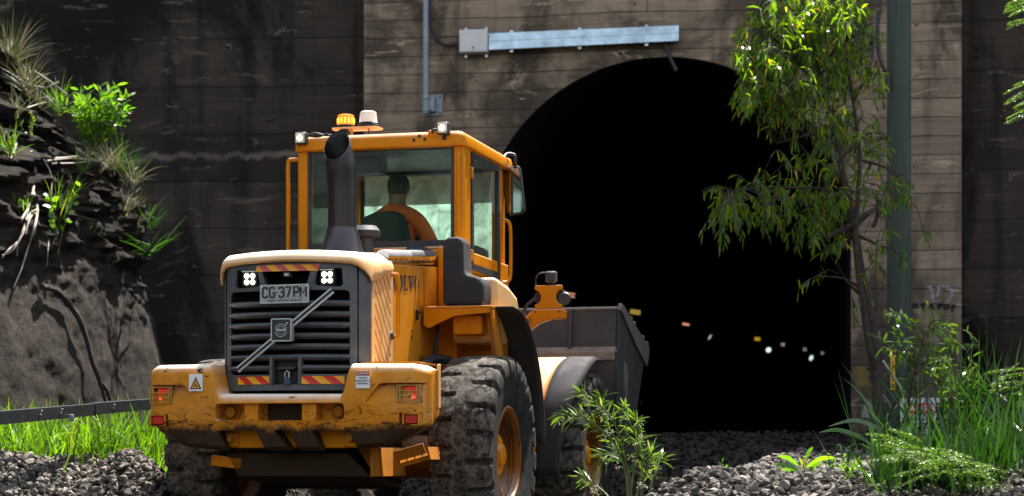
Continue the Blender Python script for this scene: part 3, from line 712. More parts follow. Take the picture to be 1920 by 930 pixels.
# badge bar (three strips) and badge
def strip(x0, x1, zoff, wd, y, m, name, par):
    q = MB(); a = Vector((x0, 0, 1.341+(x0+.337)*(.53/.685)+zoff)); e = Vector((x1, 0, 1.341+(x1+.337)*(.53/.685)+zoff)); d = (e-a).normalized(); nn = Vector((-d.z, 0, d.x))*wd/2
    pts = [(p.x, p.z) for p in (a-nn, e-nn, e+nn, a+nn)]
    q.prism(pts, 'y', y, y+.02); return q.build(name, m, par, bevel=.001)
bar = strip(-.34, .352, 0, .022, -1.482, M['black'], 'badge_bar', gr)
strip(-.335, .36, -.0185, .012, -1.487, M['silver'], 'chrome_strip', bar); strip(-.35, .342, .0185, .012, -1.487, M['silver'], 'chrome_strip', bar)
bc = (-.008, 1.608)
b = MB(); b.prism(rrect(bc[0]-.072, bc[1]-.076, bc[0]+.072, bc[1]+.076, .01), 'y', -1.512, -1.46); bd = b.build('badge', M['plastic'], gr, bevel=.003)
q = MB(); o_ = rrect(bc[0]-.075, bc[1]-.079, bc[0]+.075, bc[1]+.079, .012); i_ = rrect(bc[0]-.067, bc[1]-.071, bc[0]+.067, bc[1]+.071, .008); n = len(o_)
q.add([(x, -1.516, z) for x, z in o_]+[(x, -1.516, z) for x, z in i_]+[(x, -1.46, z) for x, z in o_], [(k, (k+1) % n, n+(k+1) % n, n+k) for k in range(n)]+[(k, 2*n+k, 2*n+(k+1) % n, (k+1) % n) for k in range(n)]); q.build('rim', M['silver'], bd, recalc=False)
q = MB()
for r0, r1 in ((.040, .0445), (.026, .029)):
    A = arc(bc[0]-.002, bc[1]-.004, r1, r1, 0, 360, 36); B = arc(bc[0]-.002, bc[1]-.004, r0, r0, 0, 360, 36)
    q.add([(x, -1.5145, z) for x, z in A]+[(x, -1.5145, z) for x, z in B], [(k, k+1, 37+k+1, 37+k) for k in range(36)])
for p in ([(.026, .028), (.029, .025), (.047, .046), (.044, .049)], [(.032, .049), (.050, .052), (.050, .049), (.032, .046)], [(.047, .034), (.050, .034), (.050, .052), (.047, .052)]):
    q.add([(bc[0]+x, -1.5145, bc[1]+z) for x, z in p], [(0, 1, 2, 3)])
q.build('emblem', M['silver'], bd, smooth=0, recalc=False)
q = MB(); q.add([(bc[0]-.048, -1.5150, bc[1]-.012), (bc[0]+.046, -1.5150, bc[1]-.012), (bc[0]+.046, -1.5150, bc[1]+.008), (bc[0]-.048, -1.5150, bc[1]+.008)], [(0, 1, 2, 3)]); q.build('bar', M['plastic'], bd, smooth=0)
text_mb('VOLVO', .021, frame_m((bc[0], -1.5165, bc[1]-.002), (1, 0, 0), (0, 0, 1)), spacing=1.12, bold=.0007).build('lettering', M['white'], bd, smooth=0, recalc=False)
# number plate
npc = Vector((.006, -1.487, 1.857)); a_ = R(0.4); ux = Vector((math.cos(a_), 0, math.sin(a_))); uz = Vector((-math.sin(a_), 0, math.cos(a_)))
q = MB(); q.add([tuple(npc+ux*x+uz*z+Vector((0, yy, 0))) for yy in (0, .006) for x, z in rrect(-.178, -.064, .178, .064, .01)], []); n = 20
q.f = [tuple(range(n)), tuple(range(2*n-1, n-1, -1))]+[(i, i+n, (i+1) % n+n, (i+1) % n) for i in range(n)]; q.mi = [0]*len(q.f)
npl = q.build('number_plate', M['plate'], gr, bevel=.001)
q = MB()
def pl_stroke(pts, x0, w_=.036):        # embossed plate figures, 36 x 70 mm
    for st in pts: q.tube([tuple(npc+ux*(x0+u*w_)+uz*(-.022+v*.068)+Vector((0, -.002, 0))) for u, v in st], .0062, 6)
_c = [(1, .8), (.85, .97), (.5, 1), (.15, .97), (0, .8), (0, .2), (.15, .03), (.5, 0), (.85, .03), (1, .2)]
pl_stroke([_c], -.158); pl_stroke([_c+[(1, .46), (.6, .46)]], -.108)
pl_stroke([[(.4, .48), (.6, .52)]], -.066, .02)
pl_stroke([[(0, .82), (.15, .97), (.5, 1), (.85, .97), (1, .8), (1, .64), (.8, .52), (.4, .52)], [(.8, .52), (1, .38), (1, .2), (.85, .03), (.5, 0), (.15, .03), (0, .18)]], -.040); pl_stroke([[(0, 1), (1, 1), (.35, 0)]], .010)
pl_stroke([[(0, 0), (0, 1), (.7, 1), (1, .88), (1, .6), (.7, .47), (0, .47)]], .070); pl_stroke([[(0, 0), (0, 1), (.5, .35), (1, 1), (1, 0)]], .118, .040)
text_mb('NEW SOUTH WALES', .026, frame_m(npc+Vector((0, -.003, 0))-uz*.047, ux*.95, uz), mb=q, spacing=1.1)
q.build('lettering', M['black'], npl, smooth=0, recalc=False)
q = MB(); o_ = rrect(-.178, -.064, .178, .064, .01); i_ = rrect(-.171, -.057, .171, .057, .008)
q.add([tuple(npc+ux*x+uz*z+Vector((0, -.003, 0))) for x, z in o_+i_], [(k, (k+1) % n, n+(k+1) % n, n+k) for k in range(n)]); q.build('rim', M['silver'], npl, smooth=0)
for x, z in ((-.165, .05), (.165, .05)): q = MB(); q.ball(tuple(npc+ux*x+uz*z+Vector((0, -.003, 0))), .006, 8, 4); q.build('screw', M['white'], npl)
# hazard tape
def tape(x0, z0, x1, z1, n, m1, m2, shear, skew=0):
    hgt = z1-z0; p = MB(); rows = 1; yy = lambda x: yg(x)-.004
    base = []
    wd = (x1-x0)/n
    tp = MB(); tp2 = MB()
    def quad(mb, xa, xb):                 # stripe leaning from top left to bottom right, clipped to the tape
        A = [(xa, 1), (xb, 1), (xb+shear, 0), (xa+shear, 0)]
        poly = []
        for side in (0, 1):
            src = A if side == 0 else poly; out = []; lim = x0 if side == 0 else x1; s = 1 if side == 0 else -1
            for i in range(len(src)):
                a, c = src[i], src[(i+1) % len(src)]; da, dc = s*(a[0]-lim), s*(c[0]-lim)
                if da >= 0: out.append(a)
                if (da >= 0) != (dc >= 0):
                    t = da/(da-dc); out.append((a[0]+t*(c[0]-a[0]), a[1]+t*(c[1]-a[1])))
            poly = out
            if not poly: return
        mb.add([(x+skew*(1-t), yy(x)-.0005, z0+hgt*t) for x, t in poly], [tuple(range(len(poly)))])
    for k in range(-3, n+2): quad(tp if k % 2 == 0 else tp2, x0+k*wd, x0+(k+1)*wd)
    return tp, tp2
for x0, z0, x1, z1, n, m1, m2, sk in ((-.215, 2.016, .245, 2.060, 7, 'pink_tape', 'yellow_tape', -.012), (-.375, 1.238, -.112, 1.292, 4, 'red_tape', 'yellow_tape', 0), (.112, 1.238, .405, 1.292, 4, 'red_tape', 'yellow_tape', 0)):
    a, c = tape(x0, z0, x1, z1, n, m1, m2, .065, sk); 
    t = a.build('hazard_tape', M[m1], gr, smooth=0); c.build('yellow_stripe', M[m2], t, smooth=0)
# reversing lamps in their pods, camera
for x in (-.285, .285):
    y = -1.40; b = MB(); b.prism(rrect(x-.055, 1.918, x+.055, 2.026, .016), 'y', y, y+.06); rl = b.build('reversing_lamp', M['black'], gr, bevel=.004)
    q = MB()
    for dx in (-.022, .022):
        for dz in (-.022, .022): q.lathe([(.019, 0), (.017, -.006), (.009, -.010), (0, -.011)], (x+dx, y-.001, 1.972+dz), 'y', 14)
    q.build('led', M['led'], rl)
    q = MB(); q.prism(rrect(x-.052, 2.020, x+.052, 2.028, .003), 'y', y-.02, y); q.build('brow', M['silver'], rl)
b = MB(); b.box((.0, -1.40, 1.995), (.055, .06, .036)); cm = b.build('rear_camera', M['dark_grey'], gr, bevel=.005)
q = MB(); q.box((.0, -1.432, 1.995), (.03, .006, .018)); q.build('lens', M['silver'], cm)
# ---- hood cap (the pale top with its lip), hood top, side panels
def cap_arc(n=28, w_=.560, ztop=2.172, r=.125, drop=1.97):
    pts = [(-w_, drop)]+[(-w_+r-r*math.cos(R(a)), ztop-r+r*math.sin(R(a))-.022*((r-r*math.cos(R(a)))<0)) for a in range(0, 91, 9)]
    pts = pts[:-1]+[(x, ztop-.013*(abs(x)/(w_-r))**2+.0) for x in np.linspace(-w_+r, w_-r, 12)]
    z_e = ztop-.013
    left = [(-w_, drop)]+[(-w_+r-r*math.cos(R(a)), z_e-r+r*math.sin(R(a))) for a in range(0, 90, 9)]
    mid = [(x, ztop-.013*(abs(x)/(w_-r))**2) for x in np.linspace(-w_+r, w_-r, 13)]
    return left+mid+[(-x, z) for x, z in left[::-1]]
A = cap_arc(); b = MB(); rows = []
zlow = lambda y: 1.955+.30*max(0, y+1.17)
def ycap(x, z): 
    return yg(max(-.54, min(.54, x*.965)))-.03
for off, dz, sc in ((.026, -.094, .975), (.0, -.088, .99), (-.006, -.078, 1), (.002, -.056, 1), (.022, -.030, 1), (.06, -.012, 1), (.12, -.003, 1), (.2, 0.0, 1)):
    rows.append([(x*sc, ycap(x, z)+off, max(z+dz, zlow(ycap(x, z)+off))) for x, z in A])
for yy in (-1.0, -.92, -.84, -.76): rows.append([(x, yy, max(z+.066*(yy+1.3), zlow(yy))) for x, z in A])
b.grid(rows); cap = b.build('hood_cap', M['hood_paint'], loader, smooth=50, recalc=False)
so = cap.modifiers.new('s', 'SOLIDIFY'); so.thickness = .012; so.offset = -1
# hood top, rising to the cab, with a soft dark trim along both edges
b = MB(); b.add([], [])
prof = lambda zt: [(-.50, zt-.09), (-.50, zt-.02), (-.46, zt), (.46, zt), (.50, zt-.02), (.50, zt-.09)]
b.grid([[(x, yy, z) for x, z in prof(2.185+(yy+.85)*.10)] for yy in np.linspace(-.87, .58, 8)]); hd = b.build('hood', M['body_paint'], loader, recalc=False)
for sg in (-1, 1):
    pts = [(-.875, 0), (-.30, .052), (.37, .113)]
    q = MB(); q.tube([(sg*.495, -.83, 2.168), (sg*.495, -.25, 2.222)], .047, 14); t1 = q.build('edge_trim', M['silver'], hd)
    q = MB(); q.tube([(sg*.495, -.248, 2.222), (sg*.495, .0, 2.246), (sg*.495, .36, 2.279), (sg*.488, .40, 2.275)], [.047, .049, .049, .035], 14); t2 = q.build('edge_trim', M['dark_grey'], hd)
    nsq = 17
    for k, (mm, nm) in enumerate((('yellow_tape', 'checker_tape'), ('red_tape', 'red_squares'))):
        q = MB()
        for i in range(nsq):
            ya = -.81+1.14*i/nsq; yb = -.81+1.14*(i+1)/nsq
            if k == 1 and i % 2: continue
            if k == 1: ya += .004; yb -= .004
            rr = .0498+.0008*k+(.002 if ya > -.26 else 0); zc = lambda v: 2.168+(v+.83)*.0935
            q.grid([[(sg*(.495+rr*math.cos(R(a))), yv, zc(yv)+rr*math.sin(R(a))) for a in ((-38, -26, -14, -2) if k == 0 else (-38, -30, -22))] for yv in (ya, yb)])
        o = q.build(nm, M[mm], t1)
for sg in (-1, 1):
    # side panel
    x = sg*.525
    poly = [(-.74, 1.05), (-.74, 2.115), (.43, 2.205), (.50, 2.20), (.50, 1.05)]
    q = MB(); q.prism(poly, 'x', x-sg*.03, x); sp = q.build('side_panel', M['body_paint'], loader, bevel=.004)
    q = MB()
    q.prism([(.085, 1.25), (.085, 2.17), (.092, 2.17), (.092, 1.25)], 'x', x, x+sg*.0015)
    q.build('panel_seam', M['belly'], sp, smooth=0)
    q = MB(); q.prism([(-.09, 2.155), (-.06, 2.157), (-.15, 1.75), (-.18, 1.75)], 'x', x-sg*.001, x+sg*.006); q.build('pressed_rib', M['body_paint'], sp, bevel=.003)
    for yy, zz in ((-.135, 1.795), (.06, 1.795)):
        q = MB(); q.box((x+sg*.012, yy, zz), (.03, .03, .075)); q.box((x+sg*.02, yy+.012, zz+.02), (.03, .03, .02)); q.build('latch', M['belly'], sp, bevel=.005)
    q = MB()
    for zz in (1.62, 1.67): q.lathe([(.011, 0), (.011, sg*.004)], (x, -.22, zz), 'x', 10)
    q.build('plug', M['black'], sp)
    q = MB(); q.prism([(-.06, 1.1), (-.06, 1.50), (.07, 1.51), (.07, 1.49), (-.045, 1.48), (-.12, 1.1)], 'x', x-sg*.001, x+sg*.004); q.build('access_cover', M['dirty_paint'], sp)
    # maker's lettering, slab serif
    q = MB(); xo = x+sg*.003
    def put(polys, y0): q.add([], []); [q.add([(xo, sg*(y0+u)+(0 if sg > 0 else -.64), 1.985+v+(y0+u)*.075) for u, v in p], [tuple(range(len(p)))]) for p in polys]
    Hh = .112
    def V_(y0): put([[(.0, Hh), (.062, Hh), (.062, Hh-.014), (.0, Hh-.014)], [(.014, Hh-.0141), (.050, Hh-.0141), (.080, .03), (.073, 0), (.062, 0)], [(.0730001, 0), (.0800001, .03), (.098, Hh-.0141), (.116, Hh-.0141), (.086, 0)], [(.086, Hh), (.132, Hh), (.132, Hh-.014), (.086, Hh-.014)]], y0)
    def O_(y0):
        o1 = arc(.06, Hh/2, .060, Hh/2+.002, 0, 360, 24); o2 = arc(.06, Hh/2, .026, Hh/2-.013, 0, 360, 24); put([[o1[k], o1[k+1], o2[k+1], o2[k]] for k in range(24)], y0)
    def L_(y0): put([[(0, Hh), (.062, Hh), (.062, Hh-.014), (0, Hh-.014)], [(.016, Hh-.0141), (.048, Hh-.0141), (.048, .0141), (.016, .0141)], [(0, .014), (.105, .014), (.105, 0), (0, 0)], [(.090, .0141), (.105, .0141), (.105, .044), (.094, .044)]], y0)
    V_(-.695); O_(-.560); L_(-.425); V_(-.312); O_(-.165)
    q.build('lettering', M['plastic'], sp, smooth=0, recalc=False)
    # side vent with slanted slots
    poly = [(-1.215, 1.18), (-1.215, 1.86), (-1.19, 1.95), (-1.12, 2.03), (-1.0, 2.085), (-.79, 2.11), (-.745, 2.105), (-.745, 1.18)]
    q = MB(); q.prism(poly, 'x', sg*.505, sg*.548); c = MB()
    ztop_ = lambda y: 1.93+(y+1.215)*1.0 if y < -1.08 else 2.065+.05*(y+1.08)
    def slot(y0, z0, y1, z1, w_=.0165):
        L_ = math.hypot(y1-y0, z1-z0)+.01; p0 = rrect(-L_/2, -w_, L_/2, w_, w_*.98, 4); ang = math.atan2(z1-z0, y1-y0); ca, sa = math.cos(ang), math.sin(ang); ym, zm = (y0+y1)/2, (z0+z1)/2
        c.prism([(ym+u*ca-v*sa, zm+u*sa+v*ca) for u, v in p0], 'x', sg*.4, sg*.7)
    for k in range(13):
        zc = 2.20-.096*k; f = lambda y: zc-(y+.97)*1.02
        ya, yb = -1.145, -.795
        while ya < yb and f(ya) > ztop_(ya)-.045: ya += .01
        while yb > ya and f(yb) < 1.225: yb -= .01
        if yb-ya > .06: slot(ya, f(ya), yb, f(yb))
    sv = link('side_vent', cut(q, c), M['hood_paint'], loader, smooth=40)
    q = MB(); q.prism([(-1.2, 1.18), (-1.2, 1.86), (-1.1, 2.0), (-.75, 2.08), (-.75, 1.18)], 'x', sg*.495, sg*.51); q.build('vent_backing', M['dirty_paint'], sv)
    q = MB(); q.tube(spline([(sg*.545, -.79, 2.035), (sg*.585, -.79, 2.035), (sg*.598, -.785, 2.015), (sg*.598, -.785, 1.80), (sg*.598, -.785, 1.62), (sg*.585, -.79, 1.60), (sg*.545, -.79, 1.60)], 4), .0145, 8); hn = q.build('hand_rail', M['cab_paint'], loader)
    q = MB(); q.lathe([(.028, .0), (.028, sg*.02), (.016, sg*.024)], (sg*.548, -.79, 1.60), 'x', 10); q.build('foot', M['plastic'], hn)
b = MB(); b.bb((-.49, -1.28, 1.0), (.49, .5, 2.1)); b.build('engine_block', M['black'], loader)
# exhaust stack, pre-cleaner
ex = MB(); cx, cy = -.028, -.20; n = 28; rows = []
hs = [2.44, 2.5, 2.60, 2.70, 2.80, 2.88, 2.93]
bend = lambda z: -.16*max(0, z-2.78)**1.6*2.2
for h in hs:
    rows.append([(cx+.108*math.cos(R(360*k/n)), cy+bend(h)+.108*math.sin(R(360*k/n)), h) for k in range(n+1)])
top = []
for k in range(n+1):
    a = R(360*k/n); ty = math.sin(a)          # mouth cut on a slant, facing back
    top.append((cx-.03+.100*math.cos(a), cy-.045+.085*ty, 2.955+.128*(ty+1)))
rows.append(top)
inn = [(cx-.03+(p[0]-cx+.03)*.92, p[1], p[2]-.006) for p in top]; rows.append(inn); rows.append([(x, y+.08, z-.3) for x, y, z in inn])
ex.grid(rows); e = ex.build('exhaust_stack', M['exhaust'], loader, smooth=60, recalc=False); sm = e.modifiers.new('s', 'SUBSURF'); sm.levels = 1; sm.render_levels = 1
b = MB(); b.lathe([(.094, 2.52), (.094, 2.62)], (cx, cy-.0, 0), 'z', 16); b.build('inner_pipe', M['void'], e)
b = MB(); b.lathe([(.185, 2.22), (.165, 2.26), (.113, 2.445), (.113, 2.455), (.10, 2.457)], (cx, cy, 0), 'z', 32); b.build('base_cone', M['cone'], e, smooth=40)
b = MB(); b.lathe([(.065, 2.15), (.065, 2.385), (.10, 2.385), (.115, 2.39), (.115, 2.43), (.085, 2.468), (.0, 2.472)], (.045, .12, .03), 'z', 24); pc = b.build('pre_cleaner', M['plastic'], loader)
b = MB(); b.lathe([(.116, 2.432), (.086, 2.470), (.0, 2.474)], (.045, .12, .03), 'z', 24); b.build('lid', M['dark_grey'], pc)
b = MB(); b.tube(spline([(.30, .25, 2.28), (.34, .35, 2.34), (.42, .45, 2.35), (.48, .5, 2.31)], 4), .016, 6); b.tube(spline([(.25, .40, 2.3), (.32, .42, 2.37), (.40, .46, 2.33)], 4), .012, 6); b.build('hose', M['cable'], loader)
# ---- cab
cab = None
b = MB(); b.bb((-.69, .60, 1.55), (.69, 2.0, 2.36)); b.bb((-.69, .6, 2.36), (.69, .64, 2.385)); cab = b.build('cab_body', M['cab_paint'], loader, bevel=.03)
def pillar(poly, z0, z1, bev=.02): 
    q = MB(); q.prism(poly, 'z', z0, z1); return q.build('pillar', M['cab_paint'], cab, bevel=bev)
pillar([(.605, .60), (.69, .62), (.69, .83), (.64, .83), (.605, .70)], 2.36, 3.19, .025)
pillar([(-.605, .60), (-.69, .60), (-.69, .75), (-.605, .75)], 2.36, 3.19, .02)
pillar([(.69, 1.68), (.69, 1.76), (.62, 1.78), (.62, 1.70)], 2.2, 3.19, .012)
pillar([(-.69, 1.90), (-.69, 2.0), (-.62, 2.0), (-.62, 1.9)], 2.36, 3.19, .012)
pillar([(.62, 1.92), (.66, 1.92), (.66, 2.0), (.62, 2.0)], 2.36, 3.19, .01)
b = MB(); b.tube(spline([(.655, .60, 3.09), (.655, .585, 3.07), (.655, .585, 2.8), (.655, .585, 2.52), (.655, .60, 2.50)], 4), .013, 8); b.build('corner_bead', M['cab_paint'], cab)
# rear window, side window, far windows, windscreen
def pane(name, poly, ax, a, th, gm, fr=.035, par=cab, depth=.03):
    q = MB(); o_ = poly; cxm = sum(p[0] for p in o_)/len(o_); czm = sum(p[1] for p in o_)/len(o_)
    i_ = [(p[0]+(-fr if p[0] > cxm else fr), p[1]+(-fr if p[1] > czm else fr)) for p in o_]; n = len(o_)
    V = (lambda p, h: (p[0], h, p[1])) if ax == 'y' else (lambda p, h: (h, p[0], p[1]))
    q.add([V(p, a) for p in o_]+[V(p, a) for p in i_]+[V(p, a+depth) for p in o_]+[V(p, a+depth) for p in i_],
          [f for k in range(n) for f in ((k, (k+1) % n, n+(k+1) % n, n+k), (2*n+k, 3*n+k, 3*n+(k+1) % n, 2*n+(k+1) % n), (k, 2*n+k, 2*n+(k+1) % n, (k+1) % n), (n+k, n+(k+1) % n, 3*n+(k+1) % n, 3*n+k))])
    f = q.build(name, M['plastic'], par, smooth=0)
    q = MB(); q.add([V(p, a+depth*.4) for p in i_], [tuple(range(n))]); q.build('glass', gm, f, smooth=0, recalc=False); return f
pane('rear_window', [(-.605, 2.375), (.605, 2.375), (.605, 3.19), (-.605, 3.19)], 'y', .612, 0, M['glass'], .022)
b = MB(); b.bb((-.6, .62, 2.375), (.6, .63, 2.435)); b.build('window_ledge', M['plastic'], cab)
dr = pane('side_window', [(.83, 2.215), (1.69, 2.215), (1.69, 3.15), (.83, 3.15)], 'x', .668, 0, M['side_glass'], .05)
for z0_, z1_ in ((2.13, 2.215), (3.15, 3.2)):
    b = MB(); b.bb((.655, .80, z0_), (.69, 1.76, z1_)); b.build('door_rail', M['cab_paint'], cab, bevel=.008)
pane('side_window', [(.76, 2.36), (1.90, 2.36), (1.90, 3.17), (.76, 3.17)], 'x', -.68, 0, M['side_glass'], .03)
pane('windscreen', [(-.62, 2.36), (.62, 2.36), (.62, 3.19), (-.62, 3.19)], 'y', 1.96, 0, M['screen_glass'], .03)
for zz in (2.33, 2.98):
    b = MB(); b.box((.697, .815, zz), (.02, .045, .085)); b.build('hinge', M['dirty_paint'], cab, bevel=.006)
# roof
b = MB(); rows = []
for z, e in ((3.165, .0), (3.172, .012), (3.235, .012), (3.262, 0), (3.281, -.03), (3.288, -.075)):
    rows.append([(x, y, z) for x, y in rrect(-.70-e, .565-e, .70+e, 2.10+e, max(.03, .07+e))])
n = len(rows[0]); b.grid([r+[r[0]] for r in rows]); b.add(rows[0], [tuple(range(n))[::-1]]); b.add(rows[-1], [tuple(range(n))])
rf = b.build('roof', M['cab_paint'], cab, smooth=50)
b = MB()
for x, z in ((.30, 3.215), (.345, 3.245), (.39, 3.218)): b.lathe([(.0135, .551), (.0135, .56)], (x, 0, z), 'y', 10)
b.build('plug', M['black'], rf)
b = MB(); b.box((.48, .57, 3.262), (.13, .05, .055)); b.build('lamp_seat', M['cab_paint'], rf, bevel=.012)
b = MB(); b.bb((-.66, .66, 3.15), (.66, 1.95, 3.166)); b.build('headliner', M['plastic'], cab)
b = MB(); b.box((-.20, .95, 3.085), (.26, .20, .13)); b.build('console', M['black'], cab, bevel=.03)
b = MB(); b.box((.10, 1.80, 3.135), (.85, .10, .035)); b.build('sun_visor', M['black'], cab, bevel=.02)
b = MB(); b.box((0, 1.72, 2.42), (1.1, .35, .14)); b.build('dashboard', M['plastic'], cab, bevel=.03)
b = MB(); b.tube([(0, 1.75, 2.45), (0, 1.58, 2.62)], .04, 8); pts = [(.15*math.cos(R(a)), 1.57+.08*math.sin(R(a)), 2.56+.12*math.sin(R(a))) for a in range(0, 361, 15)]; b.tube(pts, .011, 6); b.build('steering_wheel', M['black'], cab)
seat = MB(); 
prof_ = [(-.30, 2.15), (-.31, 2.50), (-.30, 2.62), (-.26, 2.685), (-.18, 2.715), (-.02, 2.725), (.06, 2.70), (.09, 2.62), (.13, 2.45), (.15, 2.15)]
seat.prism(prof_, 'y', .98, 1.09); seat.bb((-.30, 1.0, 2.05), (.18, 1.5, 2.2)); seat.build('driver_seat', M['seat'], cab, bevel=.025)
# roof furniture: work lights, beacons, aerial, mirror, rails
def worklight(x, y, z, on, name='work_light', sc=1.0, par=loader, hb='plastic'):
    q = MB(); q.box((x, y, z), (.098*sc, .075*sc, .098*sc)); wl_ = q.build(name, M[hb], par, bevel=.012)
    q = MB(); q.box((x, y-.040*sc, z), (.078*sc, .012, .078*sc)); q.build('lens', M['lamp_glass'] if on else M['plastic'], wl_, bevel=.008)
    if on: q = MB(); q.lathe([(.026*sc, -.047*sc), (.020*sc, -.052*sc), (0, -.054*sc)], (x, y, z), 'y', 14); q.build('bulb', M['lamp_on'], wl_)
    q = MB(); q.box((x, y+.03, z-.06*sc), (.03, .03, .05)); q.build('bracket', M['black'], wl_); return wl_
worklight(-.632, .545, 3.262, True); worklight(.548, .535, 3.292, True)
b = MB(); b.tube(spline([(-.58, .56, 3.29), (-.52, .56, 3.305), (-.44, .57, 3.285), (-.36, .60, 3.295)], 4), .009, 6); b.tube(spline([(-.58, .56, 3.285), (-.5, .56, 3.275), (-.42, .57, 3.30)], 4), .008, 6); b.tube(spline([(.50, .54, 3.29), (.46, .53, 3.285), (.455, .55, 3.265)], 4), .009, 6); b.build('cable', M['cable'], loader)
b = MB(); b.tube([(-.32, .86, 3.27), (-.32, .86, 3.375)], .011, 8); b.prism([(-.455, .78), (-.10, .78), (-.075, .82), (-.075, .92), (-.10, .95), (-.455, .95), (-.475, .92), (-.475, .82)], 'z', 3.372, 3.382); bk = b.build('beacon_bracket', M['hood_paint'], loader)
b = MB(); b.tube(spline([(-.17, .84, 3.37), (-.17, .84, 3.33), (-.22, .85, 3.31), (-.31, .86, 3.315)], 4), .006, 6); b.build('cable', M['cable'], bk)
b = MB(); b.bb((-.41, .82, 3.335), (-.35, .9, 3.372)); b.build('connector', M['black'], bk)
X = -.372; b = MB(); b.lathe([(.074, 3.384), (.078, 3.39), (.076, 3.405), (.066, 3.41)], (X, .865, 0), 'z', 24); be = b.build('beacon', M['black'], loader); be['label'] = 'lit amber beacon'
q = MB(); q.lathe([(.067, 3.408), (.067, 3.475), (.064, 3.488), (.055, 3.493), (.0, 3.496)], (X, .865, 0), 'z', 28); q.build('lens', M['beacon_amber'], be)
q = MB()
for k in range(14):
    a = R(360*k/14); q.box((X+.066*math.cos(a), .865+.066*math.sin(a), 3.443), (.012, .012, .042), Matrix.Rotation(a, 3, 'Z'))
q.build('led', M['amber_led'], be)
X = -.182; b = MB(); b.lathe([(.088, 3.384), (.09, 3.392), (.088, 3.402), (.078, 3.408), (.084, 3.415), (.078, 3.42)], (X, .865, 0), 'z', 24); be = b.build('beacon', M['black'], loader); be['label'] = 'unlit clear beacon'
q = MB(); q.lathe([(.076, 3.418), (.071, 3.455), (.071, 3.458), (.068, 3.48), (.068, 3.484), (.065, 3.505), (.055, 3.512), (0, 3.514)], (X, .865, 0), 'z', 28); q.build('lens', M['beacon_white'], be)
b = MB(); b.tube([(.70, 1.58, 3.25), (.665, 1.40, 3.44)], [.005, .003], 6); b.build('aerial', M['black'], loader)
b = MB(); b.tube(spline([(.69, 1.80, 3.20), (.69, 1.86, 3.255), (.70, 1.9, 3.285), (.735, 1.93, 3.29), (.765, 1.93, 3.265), (.765, 1.93, 3.17)], 5), .016, 8); ma = b.build('mirror_arm', M['black'], loader)
b = MB(); b.tube([(.70, 1.75, 3.22), (.75, 1.92, 3.15)], .004, 5); b.build('stay', M['silver'], ma)
rotm = Matrix.Rotation(R(-10), 4, 'Y') @ Matrix.Rotation(R(24), 4, 'Z')
mm = Matrix.Translation((.748, 1.93, 2.985)) @ Matrix.Rotation(R(-7), 4, 'Y') @ Matrix.Rotation(R(2), 4, 'Z')
b = MB(); b.prism(rrect(-.083, -.205, .083, .205, .035), 'y', 0, .05); b.v = [tuple(mm @ Vector(p)) for p in b.v]; mi = b.build('mirror', M['black'], loader, bevel=.01)
b = MB(); b.prism(rrect(-.072, -.192, .072, .192, .03), 'y', -.003, .002); b.v = [tuple(mm @ Vector(p)) for p in b.v]; b.build('mirror_glass', M['mirror'], mi, smooth=0)
b = MB(); b.tube(spline([(-.69, .64, 3.112), (-.75, .64, 3.112), (-.782, .64, 3.08), (-.782, .64, 2.8), (-.782, .64, 2.4), (-.782, .64, 1.9)], 6), .0165, 8); b.build('hand_rail', M['cab_paint'], loader)
b = MB(); b.tube(spline([(.70, 1.76, 2.72), (.745, 1.80, 2.70), (.755, 1.82, 2.6), (.755, 1.82, 2.3), (.745, 1.80, 2.21), (.70, 1.76, 2.19)], 5), .014, 8); b.build('hand_rail', M['cab_paint'], loader)
b = MB(); b.tube([(.50, .62, 2.39), (.50, .60, 1.6)], .03, 6); b.bb((.53, .42, 1.2), (.69, .60, 2.36)); b.build('cab_rear_corner', M['cab_paint'], cab, bevel=.03)
# grey guard with its foot, pale tank cover beside it
b = MB(); b.prism([(.70, 1.872), (.70, 2.34), (.715, 2.372), (.745, 2.385), (.82, 2.385), (.85, 2.37), (.862, 2.335), (.866, 2.14), (.885, 2.10), (.96, 2.085), (1.0, 2.06), (1.02, 2.01), (1.02, 1.872)], 'y', -.02, .22); b.build('guard_panel', M['rubber'], loader, bevel=.055, seg=5, smooth=60)
b = MB(); b.prism([(.22, 1.87), (.22, 2.10), (.62, 2.06), (.86, 2.0), (.95, 1.90), (.95, 1.60), (.25, 1.60)], 'x', .70, 1.06); b.build('tank_cover', M['hood_paint'], loader, bevel=.04, seg=3)
# step platform above the rear wheel and the wheel well
b = MB(); b.bb((.555, -.03, 1.845), (1.09, .55, 1.865)); b.prism([(.555, 1.72), (.555, 1.846), (1.075, 1.846), (1.075, 1.81), (.80, 1.79), (.66, 1.73), (.60, 1.70)], 'y', -.025, -.005); b.build('platform', M['cab_paint'], loader, bevel=.005)
b = MB(); b.prism([(1.0, 1.85), (1.085, 1.85), (1.18, 1.25), (1.10, 1.25)], 'y', .10, .14); b.prism([(1.06, 1.85), (1.085, 1.85), (1.18, 1.25), (1.15, 1.25)], 'y', .0, .14); b.build('platform_stay', M['dirty_paint'], loader, bevel=.004)
b = MB(); b.bb((.53, .56, 1.0), (1.05, .60, 1.86)); b.bb((.53, .36, 1.38), (1.02, .56, 1.44)); b.build('wheel_well', M['dirty_paint'], loader)
b = MB(); b.prism(rrect(.755, 1.655, .985, 1.80, .02), 'y', .08, .3); b.build('tool_box', M['cab_paint'], loader, bevel=.01)
b = MB(); b.tube(spline([(.55, -.15, 1.38), (.62, .0, 1.47), (.70, .2, 1.46), (.78, .35, 1.40)], 4), .035, 8); b.tube(spline([(.60, .2, 1.75), (.62, .1, 1.6), (.60, .1, 1.5)], 4), .018, 6); b.build('hose', M['plastic'], loader)
